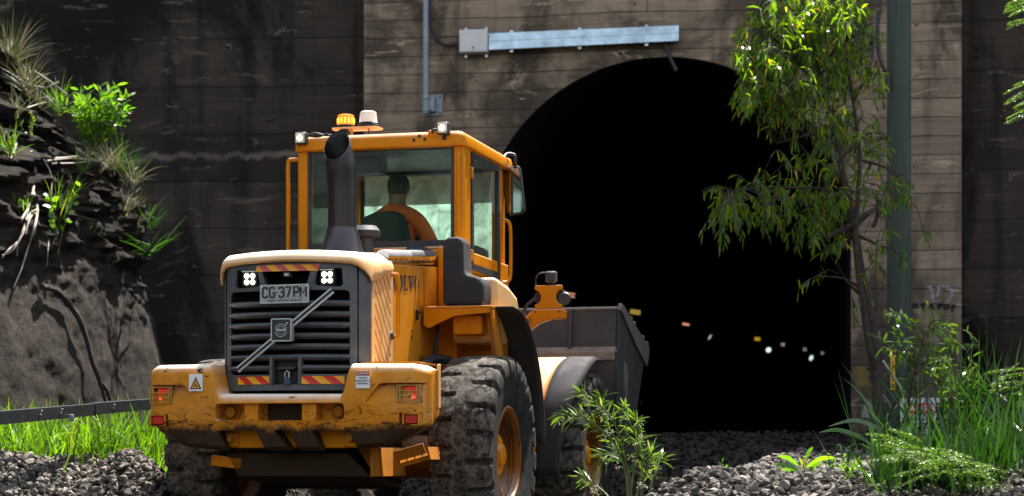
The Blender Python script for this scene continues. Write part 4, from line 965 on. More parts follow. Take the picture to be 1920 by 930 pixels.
# mudguards
def guard(cyy, czz, ry, rz, a0, a1, x0, x1, m, name, n=20, th=.012, lip=.03):
    q = MB(); rows = []
    for i in range(n+1):
        a = R(a0+(a1-a0)*i/n); f = i/n
        X0 = x0(f) if callable(x0) else x0; X1 = x1(f) if callable(x1) else x1
        y, z = cyy+ry*math.cos(a), czz+rz*math.sin(a)
        rows.append([(X0+(X1-X0)*k/5, y-lip*0.0*k, z-(lip*max(0, k-4))) for k in range(6)])
    q.grid(rows); o = q.build(name, m, loader, smooth=60, recalc=False); s = o.modifiers.new('s', 'SOLIDIFY'); s.thickness = th; s.offset = 0; return o
for sg in (1, -1):
    if sg > 0: guard(0, .76, .92, 1.10, 86, 4, sg*1.02, sg*1.275, M['flap'], 'mudguard')
    guard(3.0, .745, .86, .87, 78, 190, sg*.72, lambda f: sg*(1.035-.16*f), M['body_paint'], 'front_fender')
    guard(3.0, .745, .865, .875, 78, 192, lambda f: sg*(1.035-.16*f), lambda f: sg*(1.265-.17*sstep(.25, 1, f)), M['rubber'], 'mudguard')
    q = MB(); q.tube(spline([(sg*.745, 2.28, 1.52), (sg*.755, 2.20, 1.46), (sg*.755, 2.13, 1.2), (sg*.755, 2.12, 1.0), (sg*.75, 2.15, .9)], 4), .03, 8); q.build('fender_edge', M['cab_paint'], loader)
    # light bracket on the front frame
    x = lambda v: sg*v
    arm = [(.735, 1.84), (.885, 1.985), (1.145, 1.985), (1.165, 1.97), (1.16, 1.905), (1.04, 1.90), (.93, 1.865), (.76, 1.745)]
    q = MB(); q.prism([(x(a), z) for a, z in arm], 'y', 2.08, 2.16); la = q.build('light_arm', M['cab_paint'], loader, bevel=.008)
    q = MB()
    for k in range(7): q.lathe([(.007, 2.076), (.007, 2.082)], (x(.845)+(.022*math.cos(k*math.pi/3) if k < 6 else 0), 0, 1.885+(.022*math.sin(k*math.pi/3) if k < 6 else 0)), 'y', 8)
    for v in (.905, 1.115): q.lathe([(.008, 2.076), (.008, 2.082)], (x(v), 0, 1.962), 'y', 8)
    q.build('hole', M['black'], la)
    hp = [(.895, 2.19), (1.13, 2.19), (1.13, 2.165)]+[(1.13-.055*math.sin(R(a)), 2.09+.062*math.cos(R(a))) for a in range(0, 181, 20)]+[(1.13, 2.01), (1.13, 1.992), (.895, 1.992), (.895, 2.01)]+[(.895+.055*math.sin(R(a)), 2.09-.062*math.cos(R(a))) for a in range(0, 181, 20)]+[(.895, 2.165)]
    q = MB(); q.prism([(x(a), z) for a, z in hp], 'y', 2.10, 2.14); q.build('light_box', M['cab_paint'], la, bevel=.004)
    q = MB(); q.lathe([(.066, 0), (.066, .10), (.02, .13)], (x(1.10), 2.15, 2.09), 'y', 16); q.lathe([(.066, 0), (.066, .10), (.02, .13)], (x(.94), 2.15, 2.09), 'y', 16); q.build('headlight', M['black'], la)
    q = MB(); q.lathe([(.05, 0), (.06, .02), (.05, .05)], (x(1.145), 2.13, 2.075), 'x' if False else 'y', 14); q.build('indicator', M['plastic'], la)
    q = MB(); q.tube([(x(.90), 2.1, 2.08), (x(.83), 2.1, 2.03), (x(.80), 2.1, 1.97), (x(.795), 2.1, 1.90)], .014, 6); q.build('cable', M['cable'], la); q = MB(); q.tube(spline([(x(.90), 2.12, 2.19), (x(.905), 2.1, 2.25), (x(.94), 2.08, 2.29), (x(.99), 2.08, 2.295)], 4), .007, 6); q.build('cable', M['cable'], la)
    w_ = worklight(x(1.035), 2.12, 2.262, False, sc=.95, hb='dark_grey')
# ---- frames, axles
b = MB(); b.bb((-.42, -1.1, .62), (.42, 1.4, 1.15)); b.bb((-.30, 1.3, .6), (.30, 1.8, 1.1)); b.build('rear_frame', M['black'], loader)
b = MB(); b.bb((-.45, 1.75, .55), (.45, 3.5, 1.35)); b.bb((-.74, 1.95, 1.2), (.74, 2.25, 1.84)); b.build('front_frame', M['dirty_paint'], loader)
for yy in (0, 3.0):
    b = MB(); b.lathe([(.14, -.75), (.16, -.3), (.24, 0), (.16, .3), (.14, .75)], (0, yy, .745), 'x', 16); b.build('axle', M['dirty_paint'], loader)
# ---- wheels
def tyre_mesh():
    NA, RT, HW = 288, .745, .26
    prof = [(.345, .19, 0), (.365, .215, 0), (.40, .232, 0), (.46, .248, 0), (.52, .256, 0), (.575, .262, 0), (.60, .268, .02), (.625, .272, .35), (.655, .272, .8), (.685, .268, 1), (.708, .258, 1), (.722, .245, 1), (.730, .23, 1), (.735, .205, 1), (.738, .18, 1), (.740, .155, 1), (.742, .13, 1), (.743, .10, 1), (.744, .075, .95), (.7445, .055, .1), (.745, .03, 0), (.745, 0, 0)]
    full = [(r, -x, g_) for r, x, g_ in prof]+[(r, x, g_) for r, x, g_ in prof[::-1][1:]]
    rows = []
    for r, x, g_ in full:
        row = []
        for k in range(NA):
            ph = (k/NA*22+(0.5 if x > 0 else 0)+.10*(abs(x)-.1)) % 1
            wd = .085 if abs(x) < .2 else .12
            d = abs(ph-.5)/wd
            dep = g_*.042*(1-sstep(.75, 1.12, d))
            dep += .004*g_*(noise.noise(Vector((k*.35, x*14, r*9))))+(.005*noise.noise(Vector((k*.09, x*5, r*4))) if r > .58 else 0)
            a = 2*math.pi*k/NA; sx = 1
            rr = r-dep if r > .66 else r-dep*.25
            xx = x-(math.copysign(dep*.9, x) if abs(x) > .25 else 0)
            row.append((xx, rr*math.cos(a), rr*math.sin(a)))
        rows.append(row)
    m = MB(); n = NA
    m.add([p for r in rows for p in r], [(i*n+k, i*n+(k+1) % n, (i+1)*n+(k+1) % n, (i+1)*n+k) for i in range(len(rows)-1) for k in range(n)]); return m
def make_wheel():
    w_ = MB(); w_.lathe([(.345, -.19), (.33, -.18), (.33, .19), (.345, .19)], (0, 0, 0), 'x', 40)
    root = tyre_mesh().build('wheel', M['tyre'], loader, smooth=50, recalc=False)
    q = MB(); q.lathe([(.37, .205), (.372, .218), (.36, .226), (.342, .222), (.335, .205), (.328, .19), (.325, .17), (.332, .165), (.332, .155), (.318, .15), (.308, .03), (.295, -.03), (.275, -.05), (.20, -.06), (.19, -.06), (.175, -.055), (.0, -.055)], (0, 0, 0), 'x', 56, caps=False); q.lathe([(.345, -.19), (.33, -.18), (.31, -.08), (.0, -.08)], (0, 0, 0), 'x', 40, caps=False)
    rim = q.build('rim', M['rim_paint'], root, smooth=40, recalc=True)
    for r0_, x0_ in ((.334, .187), (.319, .135), (.300, .0), (.268, -.047)):
        q = MB(); q.lathe([(r0_-.006, x0_), (r0_-.003, x0_+.003), (r0_+.002, x0_)], (0, 0, 0), 'x', 48, caps=False); q.build('seam', M['void'], rim, recalc=False)
    q = MB(); q.lathe([(.165, -.06), (.16, .02), (.145, .035), (.085, .04), (.08, .07), (.06, .08), (0, .082)], (.10, 0, 0), 'x', 32); q.build('hub', M['body_paint'], root)
    for k in range(12):
        a = R(30*k); q = MB(); q.lathe([(.0135, -.06), (.0135, -.03), (.008, -.025)], (0, .215*math.cos(a), .215*math.sin(a)), 'x', 6); q.build('wheel_nut', M['dirty_paint'], root)
    return root
wheel0 = make_wheel()
for i, (x, y) in enumerate(((1.022, 0), (-1.022, 0), (1.022, 3.0), (-1.022, 3.0))):
    o = wheel0 if i == 0 else copy_tree(wheel0, loader)
    o.scale = (.87, 1, 1); o.location = (x, y, .745); o.rotation_euler = (R(37*i+4), 0, 0 if x > 0 else math.pi)
# ---- bucket and lift arms
def plate_poly(poly, x0, x1): q = MB(); q.prism(poly, 'x', x0, x1); return q
sect = [(3.86, 2.11), (3.80, 1.74), (3.74, 1.70), (3.76, 1.25), (3.86, 1.02), (4.05, .92), (4.35, .97), (4.65, 1.08)]
sect2 = [(4.98, 1.52), (5.24, 1.80)]
outer = sect+sect2; inner = [(y+.03, z+.02) for y, z in outer]; inner[0] = (3.9, 2.10)
b = MB(); rows = [[(x, y, z) for y, z in outer]+[(x, y, z) for y, z in inner[::-1]] for x in (-1.27, 1.27)]; n = len(rows[0])
b.add(rows[0]+rows[1], [(k, (k+1) % n, n+(k+1) % n, n+k) for k in range(n)]); bucket = b.build('bucket', M['steel'], loader, smooth=25)
for sg in (-1, 1):
    q = plate_poly(outer, sg*1.24, sg*1.275); q.build('side_plate', M['steel'], bucket, bevel=.004)
    q = plate_poly([(3.84, 2.10), (3.86, 2.16), (3.98, 2.145), (4.6, 1.98), (5.25, 1.835), (5.27, 1.78), (5.16, 1.62), (4.55, 1.82)], sg*1.262, sg*1.30); q.build('side_edge', M['steel_edge'], bucket, bevel=.006)
    q = MB()
    for y_, z_ in ((4.35, 2.05), (4.5, 2.015), (4.95, 1.905), (5.15, 1.855)): q.box((sg*1.28, y_, z_), (.05, .07, .035))
    q.build('edge_bolt', M['steel_edge'], bucket, bevel=.008)
    q = plate_poly([(4.05, 1.48), (4.10, 1.62), (4.20, 1.50), (4.14, 1.15)], sg*1.272, sg*1.29); q.build('wear_plate', M['steel_edge'], bucket)
q = MB(); q.tube([(-1.26, 3.86, 2.115), (1.26, 3.86, 2.115)], .016, 8); q.build('top_lip', M['steel_edge'], bucket)
for x in (-1.0, -.55, .35, .82):
    q = MB(); q.prism([(3.855, 2.10), (3.80, 1.74), (3.765, 1.74), (3.80, 2.10)], 'x', x-.012, x+.012); q.build('rib', M['steel'], bucket)
q = MB(); q.prism([(3.80, 1.755), (3.735, 1.70), (3.725, 1.63), (3.77, 1.63)], 'x', -1.255, 1.255); q.build('spine', mat('bucket_spine', (.17, .13, .10), .7, var=.4), bucket)
q = MB(); q.box((1.02, 3.735, 1.57), (.14, .02, .09)); q.build('drain_hole', M['black'], bucket)
for sg in (-1, 1):
    q = MB(); q.prism([(2.1, 1.75), (2.3, 1.85), (3.3, 1.35), (3.85, 1.0), (3.8, .85), (3.2, 1.1), (2.1, 1.6)], 'x', sg*.48-.06, sg*.48+.06); q.build('lift_arm', M['dirty_paint'], loader, bevel=.01)
q = MB(); q.prism([(2.2, 1.75), (2.6, 1.85), (3.72, 1.5), (3.72, 1.38), (2.3, 1.6)], 'x', -.12, .12); q.build('tilt_linkage', M['dirty_paint'], loader, bevel=.01)

# ================================================================== the driver, seated in the cab
drv = None
def skinned(name, verts, edges, radii, m, parent, sub=2, root=0):
    me = bpy.data.meshes.new(name); me.from_pydata([tuple(v) for v in verts], edges, []); o = bpy.data.objects.new(name, me); COL.objects.link(o)
    sk = o.modifiers.new('skin', 'SKIN'); sk.use_smooth_shade = True
    for i, sv in enumerate(me.skin_vertices[0].data):
        r = radii[i]; sv.radius = r if hasattr(r, '__len__') else (r, r); sv.use_root = (i == root)
    ss = o.modifiers.new('sub', 'SUBSURF'); ss.levels = sub; ss.render_levels = sub
    dg = bpy.context.evaluated_depsgraph_get(); me2 = bpy.data.meshes.new_from_object(o.evaluated_get(dg)); bpy.data.objects.remove(o)
    return link(name, me2, m, parent, smooth=180)
W = lambda x, y, z: (x, y, z)
V = [W(-.06, 1.20, 2.22), W(-.06, 1.19, 2.36), W(-.06, 1.18, 2.52), W(-.06, 1.19, 2.66), W(-.055, 1.20, 2.74), W(-.05, 1.21, 2.80), W(-.045, 1.225, 2.88), W(-.045, 1.235, 2.97),
     W(-.15, 1.20, 2.70), W(-.245, 1.20, 2.665), W(-.32, 1.27, 2.47), W(-.20, 1.50, 2.50), W(-.17, 1.54, 2.51),
     W(.05, 1.20, 2.70), W(.135, 1.20, 2.665), W(.24, 1.26, 2.47), W(.19, 1.50, 2.50), W(.17, 1.54, 2.51),
     W(-.15, 1.24, 2.20), W(-.20, 1.62, 2.24), W(-.20, 1.70, 1.85), W(.03, 1.24, 2.20), W(.08, 1.62, 2.24), W(.08, 1.70, 1.85)]
E_ = [(0, 1), (1, 2), (2, 3), (3, 4), (4, 5), (5, 6), (6, 7), (4, 8), (8, 9), (9, 10), (10, 11), (11, 12), (4, 13), (13, 14), (14, 15), (15, 16), (16, 17), (0, 18), (18, 19), (19, 20), (0, 21), (21, 22), (22, 23)]
rad = [(.16, .12), (.165, .12), (.17, .12), (.16, .11), (.085, .08), (.058, .06), (.082, .092), (.075, .088), .075, .068, .050, .034, .03, .075, .068, .050, .034, .03, .085, .075, .05, .085, .075, .05]
nv = len(V)
for sg, wi in ((-1, 12), (1, 17)):           # five fingers round the wheel rim
    wp = Vector(V[wi])
    for k in range(4):
        d = Vector((sg*.004, .0, .0)); base = wp+Vector((sg*(.012-.012*k)*-1, .012+.004*k, .012-.009*k))
        l = (.030, .034, .032, .026)[k]
        pts = [base, base+Vector((0, l, .010)), base+Vector((0, l*1.5, -.012)), base+Vector((0, l*1.1, -.030))]
        V += pts; i0 = nv; E_ += [(wi, i0), (i0, i0+1), (i0+1, i0+2), (i0+2, i0+3)]; rad += [.010, .009, .008, .007]; nv += 4
    pts = [wp+Vector((-sg*.022, .010, .006)), wp+Vector((-sg*.03, .032, .0)), wp+Vector((-sg*.02, .048, -.012))]
    V += pts; i0 = nv; E_ += [(wi, i0), (i0, i0+1), (i0+1, i0+2)]; rad += [.012, .010, .008]; nv += 3
drv = empty('person', (CX, CY, 0), -TH)
tag(drv, 'driver in a dark cap and orange high-visibility shirt seated in the cab', 'person')
skinned('body', V, E_, rad, M['skin'], drv)
q = MB(); q.ball((-.123, 1.235, 2.915), (.014, .022, .034), 8, 6); q.ball((.033, 1.235, 2.915), (.014, .022, .034), 8, 6); q.ball((-.045, 1.335, 2.905), (.014, .022, .022), 8, 6)
q.build('ears_and_nose', M['skin'], drv)
q = MB()
for dx in (-.03, .03): q.ball((-.045+dx, 1.318, 2.935), (.011, .008, .007), 8, 5)
q.build('eye', M['white'], drv)
q = MB(); q.box((-.045, 1.318, 2.868), (.045, .012, .008)); q.build('mouth', M['red_lens'], drv)
q = MB(); q.ball((-.045, 1.222, 2.925), (.083, .094, .075), 16, 10); q.build('hair', M['hair'], drv)
q = MB(); q.lathe([(.090, 2.935), (.093, 2.96), (.088, 3.0), (.070, 3.032), (.035, 3.046), (0, 3.049)], (-.045, 1.232, 0), 'z', 24); q.prism([(x, y) for x, y in arc(-.045, 1.30, .075, .10, 0, 180, 10)], 'z', 2.94, 2.948); q.build('cap', M['cap'], drv)
sh = [V[1], V[2], V[3], (-.055, 1.20, 2.715), (-.050, 1.210, 2.795), V[8], V[9], V[10], (-.24, 1.43, 2.492), V[13], V[14], V[15], (.20, 1.43, 2.492), V[0]]
skinned('shirt', sh, [(13, 0), (0, 1), (1, 2), (2, 3), (3, 4), (3, 5), (5, 6), (6, 7), (7, 8), (3, 9), (9, 10), (10, 11), (11, 12)], [(.18, .135), (.185, .135), (.175, .125), (.095, .09), (.078, .082), .088, .08, .062, .05, .088, .08, .062, .05, (.175, .13)], M['shirt'], drv, root=0)
tr_ = [V[0], V[18], V[19], V[20], V[21], V[22], V[23], (-.06, 1.2, 2.28)]
skinned('trousers', tr_, [(7, 0), (0, 1), (1, 2), (2, 3), (0, 4), (4, 5), (5, 6)], [(.17, .13), .095, .085, .06, .095, .085, .06, (.178, .135)], M['trousers'], drv, root=0)

# ================================================================== fixtures on the portal
def wallthing(name, label, cat, group=None):
    e = empty(name, (WO[0], WO[1], 0), -WA); return tag(e, label, cat, group)
def uz(px, py, n=0): return wuv(px, py, n)
pipe = wallthing('conduit_pipe', 'grey vertical steel pipe clamped to a square plate on the portal', 'pipe')
u0, z0 = uz(798.5, 0, -.12); _, z1 = uz(798.5, 213, -.12)
q = MB(); q.tube([(u0, -.12, z0+2.5), (u0, -.12, z1)], .037, 14); q.build('pipe', M['pipe'], pipe)
q = MB(); ua, za = uz(791, 179); ub, zb = uz(830, 217); q.bb((ua+.01, -.02, zb), (ub, -.001, za)); bp = q.build('wall_plate', M['pipe'], pipe, bevel=.004)
q = MB()
for a, bz in ((ua+.05, za-.03), (ub-.03, za-.03), (ua+.05, zb+.03), (ub-.03, zb+.03)): q.lathe([(.014, -.03), (.014, -.02)], (a, 0, bz), 'y', 8)
q.build('bolt', M['cable'], bp)
for z in (za-.05, zb+.06):
    q = MB(); q.lathe([(.046, z-.022), (.05, z-.02), (.05, z+.02), (.046, z+.022)], (u0, -.12, 0), 'z', 16); q.box((u0+.07, -.07, z), (.09, .10, .035)); q.build('clamp', M['pipe'], pipe)
q = MB(); q.bb((u0+.02, -.12, (za+zb)/2-.09), (u0+.11, -.02, (za+zb)/2+.09)); q.build('bracket', M['pipe'], pipe, bevel=.006)
jb = wallthing('junction_box', 'pale grey electrical box at the left end of the galvanised channel', 'electrical box')
ua, za = uz(861, 56, -.2); ub, zb = uz(914, 97, -.2)
q = MB(); q.bb((ua, -.20, zb), (ub, -.02, za)); q.build('case', M['box_paint'], jb, bevel=.008)
q = MB(); q.bb((ua+.012, -.207, zb+.012), (ub-.012, -.2005, za-.012)); q.build('lid', M['box_paint'], jb, bevel=.004)
q = MB(); q.lathe([(.012, -.214), (.012, -.205)], (ua+.18, 0, zb+.055), 'y', 10); q.build('lock', M['black'], jb)
q = MB(); q.bb((ua+.045, -.209, zb+.12), (ua+.075, -.2069, zb+.18)); lb = q.build('label_plate', M['silver'], jb)
for a in (ua+.07, ub-.03):
    for z, dz in ((za, .03), (zb, -.03)):
        q = MB(); q.bb((a-.014, -.10, min(z, z+dz*1.6)), (a+.014, -.001, max(z, z+dz*1.6))); q.build('mounting_lug', M['galv'], jb)
ch = wallthing('cable_channel', 'long galvanised steel cable channel fixed above the tunnel arch', 'cable channel')
ua, za = uz(916, 62, -.16); ub, zb = uz(1273, 47, -.16); _, za2 = uz(916, 94, -.16); _, zb2 = uz(1273, 77, -.16)
def chpt(t, f): return (ua+(ub-ua)*t, za+(zb-za)*t+f*((za2-za)*(1-t)+(zb2-zb)*t))
q = MB()
A = [chpt(0, 0), chpt(1, 0), chpt(1, 1), chpt(0, 1)]; q.prism(A, 'y', -.16, -.03); q.build('cover', M['galv'], ch, bevel=.006)
q = MB(); A = [chpt(0, .48), chpt(1, .48), chpt(1, .5), chpt(0, .5)]; q.prism(A, 'y', -.1625, -.159); q.build('fold', M['pipe'], ch)
for t in (.12, .48, .83):
    for f, d in ((0, .03), (1, -.03)):
        x, z = chpt(t, f); q = MB(); q.bb((x-.02, -.12, min(z, z+d)), (x+.02, -.001, max(z, z+d))); q.build('clip', M['galv'], ch)
q = MB()
for i in range(9):
    for f in (.08, .92):
        x, z = chpt(.03+.94*i/8, f); q.ball((x, -.161, z), (.007, .004, .007), 6, 4)
q.build('rivet', M['bolt'], ch)
# black cables
def wcable(name, label, pts, r, n=-.06):
    cs = [Vector((*uz(px, py, n)[:1], n, uz(px, py, n)[1])) for px, py in pts]
    q = MB(); q.tube(spline(cs, 6), r, 8); e = q.build(name, M['cable']); e.location = (WO[0], WO[1], 0); e.rotation_euler = (0, 0, -WA); return tag(e, label, 'cable')
wcable('black_cable', 'black cable looping from the grey pipe to the electrical box', [(806, -20), (806, 30), (808, 50), (816, 69), (828, 81), (842, 85), (862, 81)], .02)
wcable('black_cable', 'short black cable hanging from the channel into the arch', [(1246, 78), (1251, 92), (1257, 110), (1264, 124), (1268, 133)], .026)
# pole
py_ = 22.3
px0, pxx = 1663, 1708
X = (1685.5-960)/F*py_; rpole = 45/2/F*py_
pole = empty('utility_pole', (X, py_, terrain(X, py_)-.3)); tag(pole, 'stout green weathered pole standing before the right pier', 'pole')
q = MB(); q.lathe([(rpole*1.03, 0), (rpole*1.0, 3), (rpole*.985, 9.5)], (0, 0, 0), 'z', 28); q.build('shaft', M['pole'], pole)
q = MB(); q.tube(spline([P(1656, -40, py_-.1), P(1648, 20, py_-.1), (P(1645, 60, py_-.1)), P(1648, 100, py_-.1), P(1657, 128, py_-.12), P(1663, 140, py_-.1), P(1664, 170, py_-.12)], 6), .025, 8)
tag(q.build('black_cable', M['cable']), 'thick black cable bowing out beside the green pole', 'cable')
# kilometre post plate fixed to the pole
yp = py_-rpole-.015
mp = empty('distance_marker', P(1674, 695, yp)); tag(mp, 'narrow orange marker plate with black figures fixed to the green pole', 'sign')
def rel(px, py): v = P(px, py, yp)-mp.location; return v.x, v.z
q = MB(); a = rel(1666, 656); b2 = rel(1681.5, 670); q.bb((a[0], -.006, b2[1]), (b2[0], .0, a[1])); q.build('top_plate', M['sign_yellow'], mp, bevel=.002)
q = MB(); a = rel(1669.5, 670.5); b2 = rel(1678, 731); q.bb((a[0], -.006, b2[1]), (b2[0], .0, a[1])); q.build('figure_plate', M['sign_yellow'], mp, bevel=.002)
q = MB(); c = rel(1673.7, 663); text_mb('KM', .072, frame_m((c[0], -.009, c[1]), (1, 0, 0), (0, 0, 1)), mb=q, bold=.0015)
for tx, py in (('1', 683), ('5', 711), ('8', 724)): c = rel(1673.7, py); text_mb(tx, .078, frame_m((c[0], -.009, c[1]), (1, 0, 0), (0, 0, 1)), mb=q, bold=.002)
q.build('figures', M['black'], mp, smooth=0, recalc=False)
# warning board low in the reeds
ys_ = 21.2
sg_ = empty('warning_board', P(1720, 780, ys_)); tag(sg_, 'white warning board with a red oval half hidden by reeds', 'sign')
def rel2(px, py): v = P(px, py, ys_)-sg_.location; return v.x, v.z
a, b2 = rel2(1688, 746), rel2(1763, 824)
q = MB(); q.prism(rrect(a[0], b2[1], b2[0], a[1], .03), 'y', 0, .01); q.build('panel', mat('board_white', (.62, .64, .68), .5, var=.1), sg_)
c = rel2(1724, 766); A = [(c[0]+.175*math.copysign(abs(math.cos(R(t)))**.7, math.cos(R(t))), c[1]+.062*math.copysign(abs(math.sin(R(t)))**.8, math.sin(R(t)))) for t in range(0, 360, 10)]
q = MB(); q.prism(A, 'y', -.003, .002); q.build('red_oval', M['red_tape'], sg_)
text_mb('DANGER', .085, frame_m((c[0], -.005, c[1]), (1, 0, 0), (0, 0, 1)), bold=.002).build('lettering', M['white'], sg_, smooth=0, recalc=False)
q = MB()
q.prism(rrect(a[0]+.012, a[1]-.19, b2[0]-.012, a[1]-.186, .001), 'y', -.003, .002)
rr_ = random.Random(3)
for k in range(5):
    x = a[0]+.05
    while x < b2[0]-.07:
        wd = rr_.uniform(.02, .05); q.bb((x, -.003, a[1]-.24-.042*k), (x+wd, .002, a[1]-.222-.042*k)); x += wd+.014
q.build('small_print', M['dark_grey'], sg_, smooth=0)
q = MB(); q.bb((a[0]+.2, .01, b2[1]-.7), (a[0]+.24, .05, a[1])); q.build('post', M['galv'], sg_)
# lamps and markers down the bore; the reflectors' glints are put in as glow
def onbore(px, py, side=-1):            # distance where the ray meets the curved side wall of the bore
    for k in range(2, 640):
        n = .9+k*.1; u, z = wuv(px, py, n); sh = .0009*(n-.9)**2
        if side < 0 and u < UC-UR+sh+.08 or u > UC+UR+sh-.08: return u, n-.05, z
    return u, n, z
def marker(name, label, px, py, w_, h_, col, st, tilt=0, cat='lamp', grp='small lamps along the tunnel wall', bars=1, n=14.0):
    w_ *= .75; h_ *= .75; st *= .5
    u, z = wuv(px, py, n); o = wall_to_world(u, n, z); k = (o.y)/F
    e = empty(name, o, -WA); tag(e, label, cat, grp)
    m = mat('glow_'+name+str(px), col, .4, emit=col, estr=st, var=0)
    rot = Matrix.Rotation(R(tilt), 3, 'Y')
    q = MB(); q.box((0, .05, 0), (w_*k*1.15, .06, h_*k*1.2), rot); q.tube([(0, .08, 0), (0, .08, -.5*0-.01)], .01, 6); q.build('housing', M['black'], e)
    q = MB()
    for b_ in range(bars):
        off = rot @ Vector((0, 0, ((b_+.5)/bars-.5)*h_*k)); q.box((off.x, .012, off.z), (w_*k, .02, h_*k/bars*(.62 if bars > 1 else 1)), rot)
    if bars == 1 and cat == 'lamp': q = MB(); q.ball((0, 0, 0), (w_*k*.5, .03, h_*k*.5), 14, 8); q.v = [tuple(rot @ Vector(p)+Vector((0, .012, 0))) for p in q.v]
    q.build('lens', m, e, bevel=0 if bars == 1 and cat == 'lamp' else .012)
wht = (.75, .9, .9); pnk = (.75, .62, .62)
marker('tunnel_lamp', 'bright white tunnel lamp just right of the loader cab', 957.5, 553, 6, 14, (.8, 1, .95), 1.6, -18, n=4.0)
marker('tunnel_lamp', 'small pale blue tunnel lamp below the bright one beside the cab', 963, 563, 5, 7, (.45, .8, .85), .45, 30, n=4.2)
marker('tunnel_marker', 'dim yellow plate glinting just above the bucket corner', 1191, 585, 26, 12, (.30, .20, .02), .55, 8, 'marker', n=6.0)
marker('tunnel_marker', 'two salmon reflector strips right of the loader headlight bracket', 1069, 553, 24, 14, (.60, .25, .16), .55, 8, 'marker', bars=2, n=5.0)
marker('tunnel_marker', 'salmon reflector strip in the dark right of the bucket', 1286, 608, 18, 6, (.75, .30, .18), .5, 11, 'marker', n=7.0)
marker('tunnel_lamp', 'slanted dim greenish lamp between the salmon strip and yellow plate', 1331, 632, 5, 14, (.35, .5, .45), .55, 33, n=9.0)
marker('tunnel_marker', 'bright yellow reflector plate in the middle of the tunnel row', 1420, 635.5, 14, 9, (.62, .34, .02), .4, 6, 'marker', n=11.0)
marker('tunnel_lamp', 'larger bluish white double lamp below the yellow plate', 1441, 656, 12, 13, wht, .8, 35, bars=1, n=12.0)
marker('tunnel_marker', 'first pinkish twin reflector right of the yellow plate', 1468, 646, 10, 9, pnk, .25, 8, 'marker', bars=2, n=13.0)
marker('tunnel_marker', 'second pinkish twin reflector, above the farther bluish lamp', 1509, 655, 9, 9, pnk, .22, 8, 'marker', bars=2, n=14.5)
marker('tunnel_lamp', 'smaller bluish white lamp farther along the tunnel', 1521, 671, 9, 14, wht, .6, 25, n=15.0)
marker('tunnel_marker', 'third pinkish twin reflector right of the farther bluish lamp', 1542, 662, 8, 8, pnk, .2, 8, 'marker', bars=2, n=16.0)
marker('tunnel_marker', 'single dim reflector near the right jamb of the tunnel', 1573, 669, 6, 4, pnk, .2, 8, 'marker', n=17.0)
marker('tunnel_lamp', 'small green lamp glinting at the right edge of the tunnel mouth', 1593, 682, 5, 8, (.25, .5, .38), .8, 40, n=8.0)
# guard rail on the left
rail = empty('guard_rail', (0, 0, 0)); tag(rail, 'dark steel rail with pale bolts running through the grass on the left', 'rail')
ra, rb_ = P(-60, 789, 12.7), P(178, 768, 15.2); rc = P(300, 756.5, 17.0)
def railseg(a, b_, h, name, t0=.05):
    d = (b_-a).normalized(); s_ = Vector((d.y, -d.x, 0)).normalized(); q = MB()
    sec = [(0, h/2), (0, -h/2), (t0, -h/2), (t0, -h/2+.012), (.014, -h/2+.012), (.014, h/2-.012), (t0, h/2-.012), (t0, h/2)]
    vv = [p+(-s_)*x+Vector((0, 0, z)) for p in (a, b_) for x, z in sec]; n = len(sec)
    q.add(vv, [(i, (i+1) % n, n+(i+1) % n, n+i) for i in range(n)]+[tuple(range(n)), tuple(range(n, 2*n))]); return q.build(name, M['rail'], rail, bevel=.003)
railseg(ra, rb_, .092, 'rail_section'); railseg(rb_+Vector((.01, 0, .006)), rc, .092, 'rail_section')
for px, py, Y in ((66, 775.5, 13.9), (106, 772, 14.3), (210, 761.5, 15.5)):
    q = MB(); p = P(px, py, Y); 
    t = (px+60)/238 if px < 178 else (px-178)/122; base = (ra+(rb_-ra)*t) if px < 178 else rb_+(rc-rb_)*t
    base = base+Vector((.012, -.02, .01)); q.ball((base.x, base.y, base.z+.012), .009, 8, 5); q.ball((base.x-.008, base.y, base.z-.012), .009, 8, 5); q.build('bolt', M['bolt'], rail)
base = ra+(rb_-ra)*((124+60)/238); q = MB(); q.box(base+Vector((.015, -.02, -.045)), (.035, .04, .05)); q.build('bracket', M['pipe'], rail, bevel=.005)
for t in ():
    p = ra+(rc-ra)*t; q = MB(); q.box((p.x-.07, p.y+.03, p.z-.30), (.07, .07, .62)); q.build('post', M['rail'], rail)

# ================================================================== ballast stones
def stone_variants(n, seed):
    r = np.random.default_rng(seed); out = []
    for _ in range(n):
        b_ = bmesh.new(); pts = r.normal(size=(15, 3)); pts /= np.linalg.norm(pts, axis=1)[:, None]; pts *= r.uniform(.75, 1.1, (15, 1)); pts *= np.array([1.0, r.uniform(.65, .95), r.uniform(.5, .8)])
        for p in pts: b_.verts.new(p)
        h = bmesh.ops.convex_hull(b_, input=b_.verts)
        bmesh.ops.delete(b_, geom=[v for v in b_.verts if not v.link_faces], context='VERTS')
        b_.verts.index_update(); out.append((np.array([v.co[:] for v in b_.verts]), [tuple(v.index for v in f.verts) for f in b_.faces])); b_.free()
    return out
SV = stone_variants(14, 5)
def rotq(r):
    q = r.normal(size=4); q /= np.linalg.norm(q); w_, x, y, z = q
    return np.array([[1-2*(y*y+z*z), 2*(x*y-z*w_), 2*(x*z+y*w_)], [2*(x*y+z*w_), 1-2*(x*x+z*z), 2*(y*z-x*w_)], [2*(x*z-y*w_), 2*(y*z+x*w_), 1-2*(x*x+y*y)]])
